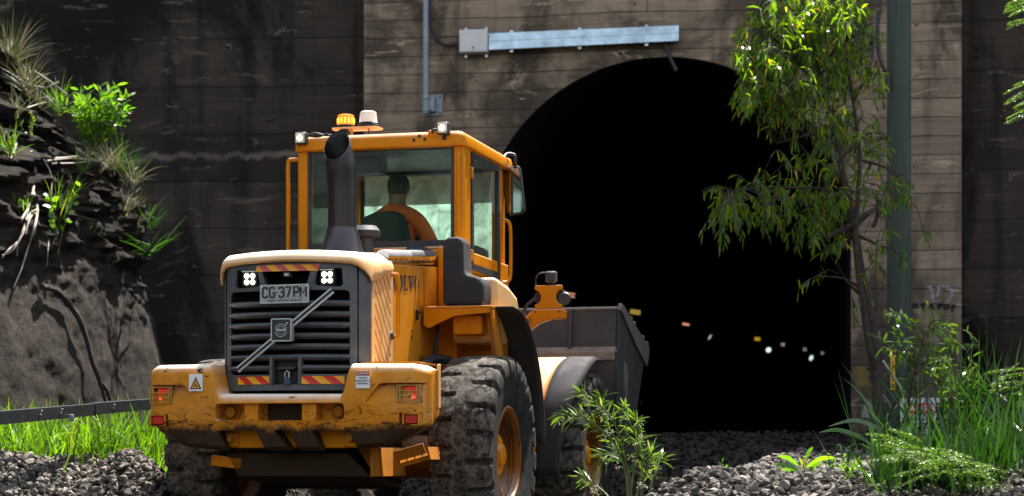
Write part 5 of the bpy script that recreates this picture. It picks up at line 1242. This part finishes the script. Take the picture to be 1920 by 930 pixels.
def stones(name, spots, seed, m='stone'):
    r = np.random.default_rng(seed); V_ = []; F_ = []; o = 0
    for (x, y, z, s) in spots:
        v, f = SV[r.integers(len(SV))]; vv = (v @ rotq(r).T)*s; vv[:, 2] *= .85; vv += (x, y, z); V_.append(vv)
        F_ += [tuple(i+o for i in ff) for ff in f]; o += len(v)
    me = bpy.data.meshes.new(name); me.from_pydata(np.concatenate(V_).tolist(), [], F_); me.update()
    ob = link(name, me, M[m], None, smooth=0); return ob
def spots(test, X0, X1, Y0, Y1, n, s0, s1, seed, lift=.35):
    r = np.random.default_rng(seed); out = []
    while len(out) < n:
        x, y = r.uniform(X0, X1), r.uniform(Y0, Y1); d, a = lateral(x, y)
        if not test(x, y, d, a): continue
        s = r.uniform(s0, s1); out.append((x, y, terrain(x, y)+s*lift+r.uniform(-.4, .5)*s, s))
    return out
SP = spots(lambda x, y, d, a: d < -1.35 and x < -1.9, -4.2, -1.6, 11.9, 13.6, 2300, .030, .062, 1)
SP += spots(lambda x, y, d, a: d < -1.35, -4.6, -2.2, 13.4, 15.3, 2600, .024, .050, 2)
SP += spots(lambda x, y, d, a: d < -1.28, -3.45, -2.35, 14.2, 15.5, 1300, .024, .050, 21)
SP += spots(lambda x, y, d, a: d > 1.5 and (x/y*F+960 < 1665 or random.random() < .25), -.2, 4.6, 12.2, 17.5, 6500, .026, .052, 3)
SP += spots(lambda x, y, d, a: x > 2.0+.45*(y-17.5), 1.6, 5.5, 17.3, 21, 1600, .026, .052, 4)
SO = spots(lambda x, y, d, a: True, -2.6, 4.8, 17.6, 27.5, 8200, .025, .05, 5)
SP += spots(lambda x, y, d, a: abs(d) < 2.2, -4, 1.2, 13.2, 19.8, 2600, .022, .045, 6)
SP += spots(lambda x, y, d, a: d < -1.28, -3.45, -2.35, 14.2, 15.5, 1300, .024, .050, 21)
SP += spots(lambda x, y, d, a: d > 1.5 and x/y*F+960 < 1665, -.2, 4.6, 12.2, 17.0, 3500, .008, .017, 14)+spots(lambda x, y, d, a: d < -1.35, -4.2, -1.8, 11.9, 14.5, 1800, .008, .017, 15)
tag(stones('ballast_stones', SP, 9), 'loose pale grey ballast stones heaped on both sides of the loader', 'stones', kind='stuff')
tag(stones('track_ballast', SO, 11, 'shade_stone'), 'track ballast leading into the tunnel, darkened to hold the shade', 'stones', kind='stuff')

# ================================================================== plants
def limb(pts, r0, r1, k=5):
    s = spline(pts, k); n = len(s); return s, [r0+(r1-r0)*i/(n-1) for i in range(n)]
GV = lambda *a: Vector(a)
def rv(s): return Vector((random.gauss(0, s), random.gauss(0, s), random.gauss(0, s)))
# ---- slender gum tree in front of the pole
tree = empty('gum_tree', (0, 0, 0)); tag(tree, 'slender gum tree with drooping leaves growing before the tunnel jamb', 'tree')
TY = 20.0
Pt = lambda px, py, dy=0: P(px, py, TY+dy)
base_t = P(1652, 880, TY)
tr1, rr1 = limb([Pt(1656, 905), Pt(1650, 800), Pt(1643, 700), Pt(1636, 620), Pt(1622, 550), Pt(1608, 470), Pt(1592, 380), Pt(1572, 290), Pt(1552, 200), Pt(1528, 100), Pt(1505, 0), Pt(1490, -80)], .068, .012)
q = MB(); q.tube(tr1, rr1, 10); 
tr2, rr2 = limb([Pt(1643, 700), Pt(1630, 650, -.1), Pt(1618, 570, -.15), Pt(1606, 480, -.2), Pt(1606, 400, -.2), Pt(1612, 300, -.2), Pt(1600, 190, -.1), Pt(1585, 90), Pt(1575, 0)], .04, .010); q.tube(tr2, rr2, 8)
q.tube([Pt(1643, 712), Pt(1632, 690), Pt(1625, 692)], [.04, .03, .024], 8); q.tube([Pt(1646, 690), Pt(1653, 672), Pt(1656, 660)], [.035, .028, .022], 8); q.tube([Pt(1640, 725), Pt(1630, 705)], [.03, .02], 6)
q.build('trunk', M['bark'], tree, smooth=60)
skel = [(p, r) for p, r in zip(tr1, rr1)][8:]+[(p, r) for p, r in zip(tr2, rr2)][10:]
LB = [[(1605, 455), (1560, 405), (1490, 375), (1420, 372), (1365, 385)], [(1590, 380), (1545, 355), (1480, 352), (1410, 352), (1358, 365)], [(1610, 420), (1650, 385), (1690, 360)], [(1565, 265), (1510, 225), (1450, 180), (1405, 140)],
      [(1545, 180), (1490, 110), (1440, 60), (1420, 20)], [(1535, 130), (1580, 80), (1625, 60)], [(1520, 70), (1480, 10), (1440, -30)], [(1600, 190), (1630, 130), (1640, 80)], [(1575, 300), (1630, 250), (1670, 260)], [(1606, 440), (1650, 460), (1680, 470)], [(1614, 540), (1580, 522), (1535, 518)], [(1560, 240), (1490, 260), (1455, 270)], [(1612, 300), (1650, 310), (1690, 330)], [(1625, 565), (1590, 530), (1580, 515)]]
q = MB()
for l in LB:
    dy = random.uniform(-.5, .5); s, r = limb([Pt(px, py, dy*i/len(l)) for i, (px, py) in enumerate(l)], .019, .005); q.tube(s, r, 6); skel += list(zip(s, r))[4:]
q.build('limbs', M['bark'], tree, smooth=60)
q = MB(); q.tube([Pt(1548, 447, -.2), Pt(1590, 425, -.2), Pt(1628, 400, -.2)], [.030, .028, .020], 8); q.tube(spline([Pt(1648, 375), Pt(1646, 400), Pt(1640, 420), Pt(1634, 424)], 4), [.022]*13, 8); q.build('broken_branch', M['bark'], tree, smooth=60)
CLs = [(1455, 70, 62, 70, 360), (1560, 60, 72, 75, 380), (1415, 120, 30, 55, 200), (1500, 20, 75, 40, 300), (1590, 20, 35, 40, 130), (1500, 140, 85, 50, 340), (1425, 165, 35, 30, 130), (1600, 120, 30, 50, 120), (1510, 215, 70, 45, 210), (1580, 240, 60, 60, 150), (1640, 140, 12, 26, 16), (1500, 300, 60, 34, 60),
       (1635, 275, 38, 38, 60), (1600, 345, 75, 48, 160), (1500, 362, 100, 30, 260), (1500, 400, 80, 22, 90), (1420, 372, 60, 32, 230), (1362, 385, 22, 38, 120), (1678, 350, 28, 28, 90), (1560, 425, 50, 34, 120), (1645, 465, 36, 36, 60), (1545, 520, 28, 10, 14), (1615, 545, 26, 20, 20), (1730, 438, 14, 8, 6)]
ql = MB(); qt = MB()
def twig_of_leaves(o, d, L, n, ll, lw, bend, tw, droop=.9):
    pts = [o]; dd = d.normalized()
    for i in range(4): dd = (dd+Vector((0, 0, -.22))+rv(.10)).normalized(); pts.append(pts[-1]+dd*L/4)
    tw.tube(pts, [.006, .005, .004, .003, .002], 4, False)
    for i in range(n):
        t = (i+.6)/n*4; k = min(3, int(t)); p = pts[k].lerp(pts[k+1], t-k); sd = (pts[k+1]-pts[k]).normalized()
        out = (sd*.5+rv(.55)+Vector((0, 0, -droop*.6))).normalized()
        ql.leaf(p, out, ll*random.uniform(.65, 1.2), lw*random.uniform(.75, 1.2), bend*random.uniform(.5, 1.3), 4)
for px, py, rx, ry, n in CLs:
    dk = (random.uniform(.35, .55))
    for _ in range(max(1, int(n/(3.2 if py < 200 else 5.4)))):
        while True:
            a, b_ = random.uniform(-1, 1), random.uniform(-1, 1)
            if a*a+b_*b_ < 1: break
        o = Pt(px+a*rx, py+b_*ry, random.gauss(0, dk))
        nb = min(skel, key=lambda s: (s[0]-o).length); d = o-nb[0]; d.z *= .5
        if d.length < .05: d = rv(1)
        if d.length > .12: qt.tube([nb[0], nb[0].lerp(o, .5)+Vector((0, 0, .04))+rv(.03), o], [.0045, .0035, .003], 4, False)
        twig_of_leaves(o, d, random.uniform(.16, .30), 8, .128, .0205, 1.2, qt, .45 if py < 200 else .8)
ql.build('crown', M['leaf_tree'], tree, smooth=60, recalc=False); qt.build('twigs', M['bark'], tree, smooth=0, recalc=False)
# ---- bright young shrub on the cliff ledge
def leafy_shrub(name, label, cat, base, stems, L, n, ll, lw, m, spread, bend=.3, up=1.0, sm='stem', r=.006, group=None, leaf0=.25, flower=0, lean=Vector((0, 0, 0))):
    e = empty(name, base); tag(e, label, cat, group); ql_, qs, qf = MB(), MB(), MB()
    for _ in range(stems):
        d = (Vector((random.gauss(0, spread), random.gauss(0, spread), up))+lean).normalized(); p = Vector((random.gauss(0, .03), random.gauss(0, .03), 0)); pts = [p]; LL = L*random.uniform(.6, 1.1)
        for i in range(6): d = (d+rv(.09)+Vector((0, 0, -.03))).normalized(); pts.append(pts[-1]+d*LL/6)
        qs.tube(pts, [r*(1-.13*i) for i in range(7)], 5, False)
        for i in range(n):
            t = (leaf0+(1-leaf0)*(i+random.random())/n)*5.99; k = int(t); p = pts[k].lerp(pts[k+1], t-k); sd = (pts[k+1]-pts[k]).normalized()
            o = rv(1); o = (o-sd*o.dot(sd)).normalized()
            ql_.leaf(p, (o*.8+sd*.75), ll*random.uniform(.6, 1.15), lw*random.uniform(.8, 1.15), bend*random.uniform(.3, 1.4), 3)
        for _k in range(flower):
            t = random.uniform(.45, .98)*5.99; k = int(t); p = pts[k].lerp(pts[k+1], t-k)+rv(.025)
            for _j in range(5): qf.ball(p+rv(.012), random.uniform(.004, .008), 5, 4)
    ql_.build('leaves', m, e, smooth=60, recalc=False); qs.build('stems', M[sm], e, smooth=0, recalc=False)
    if flower: qf.build('flowers', M['flower'], e, smooth=60, recalc=False)
    return e
h = on_cliff(172, 268)
leafy_shrub('cliff_shrub', 'bright lime-green leafy shrub on the upper cliff ledge', 'shrub', h+Vector((.04, -.1, -.10)), 34, .66, 19, .105, .031, M['leaf_bright'], .23, .25, leaf0=.12)
leafy_shrub('cliff_shrub', 'lower right half of the lime shrub clump, leaning outward', 'shrub', on_cliff(185, 262)+Vector((.02, -.12, -.05)), 16, .62, 16, .11, .033, M['leaf_bright'], .25, .25, lean=Vector((.26, -.05, 0)), leaf0=.15)
def tuft(name, label, base, n, L, sp, m, wd=.010, bend=.7, cat='grass tuft', group=None, up=1.0):
    e = empty(name, base); tag(e, label, cat, group); q = MB()
    for _ in range(n): q.blade(rv(.035), Vector((random.gauss(0, sp), random.gauss(0, sp), up)), L*random.uniform(.5, 1.15), wd*random.uniform(.7, 1.3), bend*random.uniform(.4, 1.5))
    q.build('blades', m, e, smooth=0, recalc=False); return e
G = 'grass tufts on the cliff'
for px, py, n, L, sp, m, lb in ((18, 120, 110, .62, .55, 'dry_grass', 'large dry grass tussock at the top left of the cliff'), (50, 165, 60, .5, .6, 'dry_grass', 'dry wispy tuft right below the top tussock'), (108, 205, 40, .42, .6, 'grass', 'green tuft left of the lime shrub'), (70, 205, 40, .45, .7, 'dry_grass', 'straw-coloured tuft on the ledge left of the lime shrub'),
    (10, 290, 50, .32, .5, 'grass', 'yellow-green tuft at the left edge below the grey slope'), (228, 330, 90, .55, .55, 'reed', 'green tuft hanging on the ledge under the lime shrub'), (205, 318, 60, .40, .6, 'dry_grass', 'dry tuft beside the hanging green tuft'), (155, 325, 40, .35, .55, 'grass', 'small green tuft left of the hanging green tuft'), (252, 345, 40, .4, .7, 'dry_grass', 'dry tuft at the right corner of the ledge'),
    (108, 405, 40, .42, .35, 'grass', 'upright grass beside the creeper on the dark rock'), (28, 215, 40, .3, .6, 'dry_grass', 'short dry tuft hanging over the grey slope at the left edge'), (140, 360, 34, .3, .7, 'dry_grass', 'thin dry tuft in the crack below the middle ledge'), (40, 400, 30, .28, .6, 'grass', 'small green tuft among the hanging roots'), (235, 395, 40, .34, .7, 'dry_grass', 'dry tuft above the jutting strap plant'), (165, 455, 26, .25, .6, 'grass', 'tiny green tuft low on the dark rock'), (205, 505, 24, .22, .6, 'dry_grass', 'tiny dry tuft at the top of the lit lower face')):
    tuft('grass_tuft', lb, on_cliff(px, py), n, L, sp, M[m], group=G)
tuft('strap_lily', 'strap-leaved plant jutting from the lower right cliff', on_cliff(285, 470)+Vector((0, -.05, 0)), 16, .5, .5, M['reed'], .03, .7, 'plant', up=.35)
tuft('strap_lily', 'dim spiky strap plant in the shade above the jutting one', on_cliff(275, 425), 50, .5, .9, M['reed'], .012, .7, 'plant', up=.8)
leafy_shrub('creeper', 'yellow-green round-leaved creeper climbing the dark rock face', 'plant', on_cliff(103, 478), 6, .72, 11, .085, .06, M['leaf_bright'], .10, .4)
leafy_shrub('small_herb', 'single small herb growing from the middle of the rock', 'plant', on_cliff(198, 412), 2, .28, 10, .07, .015, M['leaf_sapling'], .1, .6)
leafy_shrub('small_herb', 'small herb at the left edge above the hanging roots', 'plant', on_cliff(52, 275), 5, .35, 12, .06, .016, M['leaf_sapling'], .4, .4)
leafy_shrub('small_herb', 'low herb at the foot of the cliff beside the loader', 'plant', on_cliff(250, 440), 4, .3, 9, .07, .02, M['leaf_sapling'], .4, .4)
def wire(name, label, lists, m, cat, r0=.014, r1=.004, off=.06, parent=None):
    q = MB()
    for l in lists:
        pts = [on_cliff(px, py)+Vector((off*.6, -off, 0)) for px, py in l]; s, r = limb(pts, r0, r1, 5); q.tube(s, r, 6)
    return tag(q.build(name, m, smooth=60), label, cat)
wire('hanging_roots', 'pale forked bare roots hanging down the left rock', [[(55, 285), (62, 320), (58, 360), (48, 395), (40, 430), (30, 455), (28, 480)], [(58, 360), (66, 395), (60, 430), (50, 460), (38, 500), (22, 540)], [(48, 395), (38, 410), (36, 420)], [(62, 400), (52, 410), (44, 440)], [(66, 395), (50, 405), (38, 440), (20, 470), (0, 480)], [(30, 455), (12, 470), (0, 485)]], M['dead_wood'], 'roots', .016, .005)
wire('dry_vine', 'thin pale vine hanging straight down the rock', [[(78, 300), (92, 330), (92, 370), (90, 420), (86, 470), (84, 500)]], M['dead_wood'], 'vine', .007, .004)
wire('dark_root', 'thick dark root curving down the lit lower cliff', [[(70, 540), (95, 545), (120, 570), (140, 600), (155, 640), (165, 680), (180, 720), (190, 755)], [(180, 720), (192, 735), (198, 750)]], M['dark_root'], 'root', .036, .02, .12)
wire('dead_stick', 'pale dead sticks lying across the top ledge', [[(52, 140), (80, 158), (112, 182)], [(98, 160), (72, 172), (48, 178)], [(20, 150), (40, 165), (70, 170)]], M['dead_wood'], 'stick', .012, .006, .2)
wire('dead_stick', 'bent dry stems sagging off the grey cliff slope', [[(60, 190), (90, 186), (102, 205)], [(45, 205), (80, 195), (100, 200)]], M['dead_wood'], 'stick', .008, .004, .1)
wire('dead_stick', 'pale reed litter along the middle ledge', [[(80, 305), (130, 300), (180, 305)], [(90, 310), (140, 308), (185, 300)], [(95, 300), (140, 296)]], M['dead_wood'], 'stick', .010, .005, .12)
wire('pale_root', 'white crooked roots at the left edge', [[(5, 250), (12, 262), (20, 258), (22, 275), (14, 300)], [(22, 255), (24, 275), (18, 290)]], M['dead_wood'], 'roots', .012, .006, .1)
# ---- grass along the foot of the cliff
q = MB(); r = random.Random(21)
clump = [(r.uniform(-5.2, -2.5), r.uniform(14.6, 18.6), r.uniform(.6, 1.35)) for _ in range(330)]
for cx_, cy_, hh in clump:
    d, a = lateral(cx_, cy_)
    if d > -1.75 or (cx_ > -3.35 and cy_ < 15.5) or cy_ < 15.0 and r.random() < .5: continue
    tall = hh*(.34 if cy_ < 15.6 else .42)
    for _ in range(22):
        x, y = cx_+r.gauss(0, .085), cy_+r.gauss(0, .085)
        q.blade((x, y, terrain(x, y)-.03), Vector((r.gauss(0, .35), r.gauss(0, .35), 1)), tall*r.uniform(.5, 1.25), (.015)*r.uniform(.6, 1.5), .9*r.uniform(.3, 1.6), 4)
tag(q.build('green_grass', M['grass'], smooth=0, recalc=False), 'bright green grass along the foot of the cliff behind the ballast', 'grass', kind='stuff')
# ---- right-hand verge
def frond(qs, qf, o, d, L, n=15, w0=.17, leaf=.014, droop=.55):
    d = d.normalized(); pts = [o]
    for i in range(8): d = (d+Vector((0, 0, -droop/8))+rv(.03)).normalized(); pts.append(pts[-1]+d*L/8)
    qs.tube(pts, [.005*(1-.1*i) for i in range(9)], 4, False)
    side = (pts[-1]-pts[0]).cross(Vector((0, 0, 1))); side = side.normalized() if side.length > 1e-4 else Vector((1, 0, 0))
    tilt = random.uniform(-.5, .5)
    for i in range(n):
        t = (.12+.88*i/n)*7.99; k = int(t); p = pts[k].lerp(pts[k+1], t-k); ax = (pts[k+1]-pts[k]).normalized(); wd = w0*math.sin(math.pi*(.12+.86*i/n))**.7
        for s in (-1, 1):
            pd = (side*s+ax*.55+Vector((0, 0, tilt*s-.15))).normalized(); m = max(3, int(wd/.016)); e = p+pd*wd
            for j in range(m):
                b_ = p.lerp(e, (j+.5)/m)+Vector((0, 0, -.25*wd*((j+.5)/m)**2))
                for s2 in (-1, 1): qf.leaf(b_, (ax*s2+pd*.5+rv(.25)), leaf*1.7, leaf*.55, .2, 2)
def frondplant(name, label, specs, cat='shrub', leaf=.014, base=None, group=None):
    e = empty(name, (0, 0, 0)); tag(e, label, cat, group); qs, qf = MB(), MB()
    for o, d, L, w0 in specs: frond(qs, qf, o, d, L, max(8, int(L*24)), w0, leaf)
    qf.build('leaves', M['fern'], e, smooth=0, recalc=False); qs.build('stems', M['stem'], e, smooth=0, recalc=False); return e
sp = []
for _ in range(46):
    t = random.random(); px, py = 1712+205*t+random.uniform(-20, 20), 835+60*t**1.2+random.uniform(-8, 30); o = P(px, py, 12.4+random.uniform(-.4, .4))
    sp.append((o, Vector((-1.0+random.uniform(-.2, .4), random.uniform(-.5, .3), .30+random.uniform(-.25, .3))), random.uniform(.20, .36), random.uniform(.045, .075)))
frondplant('wattle_shrub', 'feathery light green wattle spreading low in front of the reeds', sp, leaf=.010)
sp = []
for _ in range(20):
    o = P(1760+random.gauss(0, 28), 668+random.gauss(0, 24), 18.6+random.gauss(0, .25)); sp.append((o, rv(1)+Vector((0, 0, .15)), random.uniform(.22, .38), random.uniform(.06, .10)))
frondplant('wattle_shrub', 'feathery bush against the right pier above the reeds', sp, leaf=.016)
sp = []
for px, py in ((1935, 716), (1925, 700), (1930, 735), (1915, 725), (1925, 690)): sp.append((P(px, py, 16.5), Vector((-1, -.1, .12)), random.uniform(.25, .40), .08))
frondplant('wattle_shrub', 'wattle sprays reaching in at the right edge above the reeds', sp, leaf=.013)
for lb, pts in (('wattle spray hanging in at the right edge beside the dark wall', ((1940, 150), (1935, 172), (1942, 190), (1938, 205))), ('yellow-green wattle spray in the top right corner', ((1925, 2), (1935, 14), (1932, 36)))):
    sp = []
    for px, py in pts:
        for _ in range(2): sp.append((P(px, py+random.uniform(-5, 5), 17+random.uniform(-.2, .2)), Vector((-1, random.uniform(-.3, .3), -.05+random.uniform(-.1, .2))), random.uniform(.18, .30), .055))
    frondplant('wattle_branch', lb, sp, 'branch', leaf=.013)
def willow(name, label, base, tip, n, L, cat='shrub', ll=.13, lw=.022): pass
e = empty('leafy_shrub', (0, 0, 0)); tag(e, 'silvery narrow-leaved shrub leaning across the foot of the green pole', 'shrub'); ql = MB(); qt = MB()
st_, rr_ = limb([P(1690, 890, 16.9), P(1705, 740, 16.9), P(1722, 670, 16.9), P(1736, 620, 16.9)], .018, .006); qt.tube(st_, rr_, 6)
s2, r2 = limb([P(1690, 890, 16.9), P(1740, 790, 16.8), P(1790, 740, 16.8)], .016, .006); qt.tube(s2, r2, 6)
for l in ([(1736, 630), (1712, 605), (1680, 590), (1660, 585)], [(1730, 650), (1700, 638), (1668, 622)], [(1724, 670), (1690, 662), (1655, 650)], [(1733, 625), (1760, 615), (1790, 640)], [(1720, 690), (1745, 690), (1765, 700)]):
    s, r_ = limb([P(px, py, 16.9+.04*i) for i, (px, py) in enumerate(l)], .006, .003); qt.tube(s, r_, 5)
    for p in s[3:]:
        for _ in range(3): ql.leaf(p+rv(.02), (rv(.6)+Vector((.2, 0, -.25))), .10*random.uniform(.7, 1.3), .02, .9, 4)
for _ in range(64):
    px, py = random.choice(((1755, 690), (1768, 645), (1790, 710), (1800, 750), (1785, 790), (1745, 650)))
    twig_of_leaves(P(px+random.gauss(0, 24), py+random.gauss(0, 20), 16.9+random.gauss(0, .2)), rv(1)+Vector((0, 0, .3)), .2, 7, .105, .020, .8, qt, .1)
ql.build('leaves', M['leaf_bush'], e, smooth=60, recalc=False); qt.build('stems', M['bark'], e, smooth=0, recalc=False)
q = MB()
for l, r0 in (([(1655, 676), (1675, 705), (1692, 730), (1708, 752), (1725, 768)], .014), ([(1658, 785), (1675, 768), (1690, 750), (1698, 738)], .009), ([(1658, 785), (1668, 778), (1680, 772)], .007), ([(1655, 740), (1667, 755), (1670, 770)], .006), ([(1725, 768), (1738, 775)], .006)):
    s, r_ = limb([P(px, py, 19.2) for px, py in l], r0, r0*.5); q.tube(s, r_, 6)
tag(q.build('dead_branch', M['dead_wood'], smooth=60), 'bare pale broken branch leaning from the gum trunk', 'branch')
# reeds: many strap leaves in a few clumps
G = 'clumps of strap reeds on the right verge'
for i, (px, Y, n, L, lb) in enumerate(((1668, 17.6, 24, .95, 'reed clump at the foot of the gum trunk'), (1718, 16.6, 18, .92, 'reed clump in front of the white warning board'), (1775, 17.2, 24, 1.0, 'reed clump between the warning board and the dark wing wall'), (1812, 16.6, 44, 1.05, 'tall arching reed clump before the dark wing wall'), (1858, 17.0, 48, 1.15, 'tallest reed clump near the right edge'), (1895, 16.4, 56, 1.1, 'reed clump cut by the right edge of the view'), (1850, 15.0, 36, .7, 'short reed clump nearest the bottom right'), (1660, 15.8, 26, .72, 'short reed clump spilling over the ballast'), (1690, 12.7, 80, .42, 'low reed clump at the bottom edge under the wattle'), (1740, 13.2, 70, .45, 'low reed clump at the bottom edge right of the wattle tip'), (1790, 12.6, 90, .45, 'low reed clump at the bottom edge beneath the wattle stem'), (1850, 12.8, 95, .50, 'low reed clump at the bottom edge near the corner'), (1905, 13.4, 80, .65, 'low reed clump filling the bottom right corner'))):
    X = (px-960)/F*Y; e = empty('reed_clump', (X, Y, terrain(X, Y)-.05)); tag(e, lb, 'reeds', G); q = MB()
    for _ in range(n):
        q.blade((random.gauss(0, .15), random.gauss(0, .15), 0), Vector((random.gauss(0, .24), random.gauss(0, .24), 1)), L*random.uniform(.45, 1.15), .026*random.uniform(.6, 1.25), random.choice((.25, .5, .9, 2.0))*random.uniform(.6, 1.3), 7)
    q.build('blades', M['reed'], e, smooth=0, recalc=False)
e = empty('arching_reed', (0, 0, 0)); tag(e, 'long reed leaves arching left over the ballast from the gum foot', 'reeds'); q = MB()
def strap(pts, wd, mb):
    s = spline(pts, 6); n = len(s); vv = []; 
    for i, p in enumerate(s):
        t = i/(n-1); w_ = wd*.5*(.35+.65*math.sin(math.pi*min(1, .15+.85*t))**.6 if t < .8 else max(.02, (1-t)/.2*.85)); dv = Vector((.25, .6, .75)).normalized()*w_; vv += [p-dv, p+dv]
    mb.add(vv, [(2*i, 2*i+1, 2*i+3, 2*i+2) for i in range(n-1)])
for l in ([(1678, 850), (1668, 820), (1640, 800), (1600, 788), (1552, 800)], [(1664, 850), (1640, 835), (1610, 818), (1570, 806), (1535, 811)], [(1676, 905), (1650, 885), (1620, 860), (1590, 855), (1555, 858)], [(1680, 880), (1655, 850), (1630, 825), (1612, 818)], [(1670, 915), (1645, 890), (1625, 865)]):
    strap([P(px, py, 16.2-.12*i) for i, (px, py) in enumerate(l)], .05, q)
q.build('blades', M['reed'], e, smooth=0, recalc=False)
# broad-leaved seedling
e = empty('seedling', (0, 0, 0)); tag(e, 'broad-leaved seedling with yellow tip growing on the right ballast', 'plant'); q = MB(); SY = 13.2
def bl(px0, py0, px1, py1, wd, mb, bow=.12, dz=0):
    a, b_ = P(px0, py0, SY), P(px1, py1, SY-dz); m = a.lerp(b_, .5)+Vector((0, 0, bow*(b_-a).length)); s = spline([a, m, b_], 5); n = len(s); vv = []
    tdir = (b_-a).normalized(); nv_ = Vector((-tdir.z, .7*random.choice((-1, 1)), tdir.x)).normalized()
    for i, p in enumerate(s): w_ = wd*.5*math.sin(math.pi*min(1, .06+.94*i/(n-1)))**.75; vv += [p-nv_*w_, p+nv_*w_]
    mb.add(vv, [(2*i, 2*i+1, 2*i+3, 2*i+2) for i in range(n-1)])
for v in ((1496, 872, 1458, 855, .034), (1504, 886, 1448, 872, .036), (1506, 900, 1462, 878, .032), (1512, 876, 1566, 858, .040), (1514, 890, 1540, 868, .036), (1514, 910, 1530, 880, .032), (1520, 935, 1548, 902, .036), (1510, 862, 1524, 838, .034), (1508, 930, 1480, 905, .03), (1512, 925, 1476, 912, .03), (1516, 915, 1532, 890, .03)): bl(*v, q, dz=random.uniform(-.1, .15))
q.build('leaves', M['leaf_bright'], e, smooth=60, recalc=False)
q = MB()
for v in ((1506, 876, 1498, 858, .016), (1507, 874, 1506, 858, .016), (1509, 876, 1517, 860, .016), (1503, 880, 1494, 876, .016), (1510, 880, 1513, 864, .014)): bl(*v, q)
q.build('tip_leaves', leafmat('tip_leaf', [(.15, .19, .02)], .5), e, smooth=60, recalc=False)
q = MB(); q.tube([P(1514, 960, SY), P(1512, 910, SY), P(1506, 870, SY)], [.007, .006, .004], 6); q.build('stem', M['stem'], e)
def gz(px, Y): X = (px-960)/F*Y; return Vector((X, Y, terrain(X, Y)))
leafy_shrub('small_herb', 'tiny upright weed alone on the right ballast heap', 'plant', gz(1352, 14.2)-Vector((0, 0, .02)), 4, .14, 8, .05, .010, M['leaf_bright'], .3)
for px, Y, lb in ((1575, 13.4, 'small bright weed on the dark ballast left of the reeds'), (1612, 13.6, 'second small weed nearer the reeds'), (1640, 13.2, 'low weed touching the reeds at the bottom edge'), (1596, 12.8, 'lowest weed at the bottom edge beneath the others')):
    leafy_shrub('small_herb', lb, 'plant', gz(px, Y)-Vector((0, 0, .02)), 7, .2, 9, .035, .013, M['leaf_bright'], .5)
# willow-leaved sapling in front of the loader's front wheel
e = empty('sapling', (0, 0, 0)); tag(e, 'narrow-leaved sapling with cream flowers in front of the front wheel', 'shrub'); ql = MB(); qs = MB(); qf = MB(); SY = 13.6
stems = [[(1178, 945), (1176, 890), (1168, 840), (1150, 790), (1125, 760), (1090, 735)], [(1178, 945), (1172, 880), (1150, 830), (1115, 795), (1080, 780), (1052, 780)], [(1180, 945), (1190, 870), (1195, 830), (1180, 790), (1172, 765)], [(1190, 945), (1204, 880), (1205, 840), (1196, 800), (1192, 785)], [(1215, 945), (1222, 905), (1230, 880), (1238, 862)], [(1150, 945), (1135, 925), (1112, 905), (1095, 892)], [(1178, 945), (1182, 900), (1170, 870), (1150, 850), (1130, 855)], [(1200, 945), (1207, 900), (1215, 870), (1222, 850)], [(1168, 840), (1140, 800), (1130, 770), (1128, 745)]]
for l in stems:
    dy = random.uniform(-.25, .25); s, r_ = limb([P(px, py, SY+dy*i/len(l)) for i, (px, py) in enumerate(l)], .009, .003, 6); qs.tube(s, r_, 5, False); n = len(s)
    i0 = int(n*.30)
    for i in range(i0, n-1):
        sd = (s[i+1]-s[i]).normalized()
        for _ in range(random.choice((1, 2, 3, 3))):
            o = rv(1); o = (o-sd*o.dot(sd)).normalized(); ql.leaf(s[i].lerp(s[i+1], random.random()), o*random.uniform(.3, 1)+sd*random.uniform(.3, 1.1)+rv(.15), (.135)*random.uniform(.6, 1.2), .0100*random.uniform(.7, 1.5), .6*random.uniform(0, 1.6), 4)
    for _ in range(4): ql.leaf(s[-1], (s[-1]-s[-3]).normalized()+rv(.45), .085, .014, .2, 3)
    for _ in range(3):
        p = s[random.randint(i0, n-2)]+rv(.02)+Vector((0, -.01, -.025))
        qf = MB()
        for _j in range(9): qf.ball(p+rv(.014), random.uniform(.003, .0065), 6, 4)
        qf.build('flower_head', M['flower'], e, smooth=60, recalc=False)
ql.build('leaves', M['leaf_sapling'], e, smooth=60, recalc=False); qs.build('stems', M['stem'], e, smooth=0, recalc=False)
# a weed close to the camera whose tip blurs into the bottom right corner
tuft('near_weed', 'blurred yellow-green weed tip close to the camera at bottom right', Vector((.98, 4.1, terrain(.98, 4.1))), 70, .60, .16, M['grass'], .03, .5, 'plant')

# ---- trees on the hillside above the portal (out of the frame): they shade the wall and the tunnel mouth
def hill_tree(x, y, z, h, r_, seed):
    rr = random.Random(seed); e = empty('hill_tree', (x, y, z)); tag(e, 'gum tree on the hillside above the portal', 'tree', 'gum trees above the portal')
    q = MB(); q.tube([(0, 0, -1), (.1, 0, h*.5), (.2, -.1, h)], [.22, .16, .05], 8); q.build('trunk', M['bark'], e)
    q = MB()
    for _ in range(1500):
        while True:
            p = Vector((rr.uniform(-1, 1), rr.uniform(-1, 1), rr.uniform(-1, 1)))
            if p.length < 1: break
        p = Vector((p.x*r_, p.y*r_, h*.72+p.z*h*.36)); q.leaf(p, Vector((rr.gauss(0, 1), rr.gauss(0, 1), rr.gauss(-.4, .6))), rr.uniform(.5, .9), rr.uniform(.18, .34), .5, 3)
    q.build('crown', M['leaf_bush'], e, smooth=0, recalc=False)
for k, (x, y, z, h, r_) in enumerate(((2.0, 28.8, 14.0, 3.6, 1.5), (4.9, 28.4, 18.2, 2.2, 2.1), (7.6, 28.0, 18.4, 2.1, 2.2), (10.4, 27.6, 18.4, 2.2, 2.2), (13.4, 27.2, 18.4, 3.6, 2.4), (16.6, 26.8, 18.4, 3.2, 2.4))): hill_tree(x, y, z, h, r_, k)
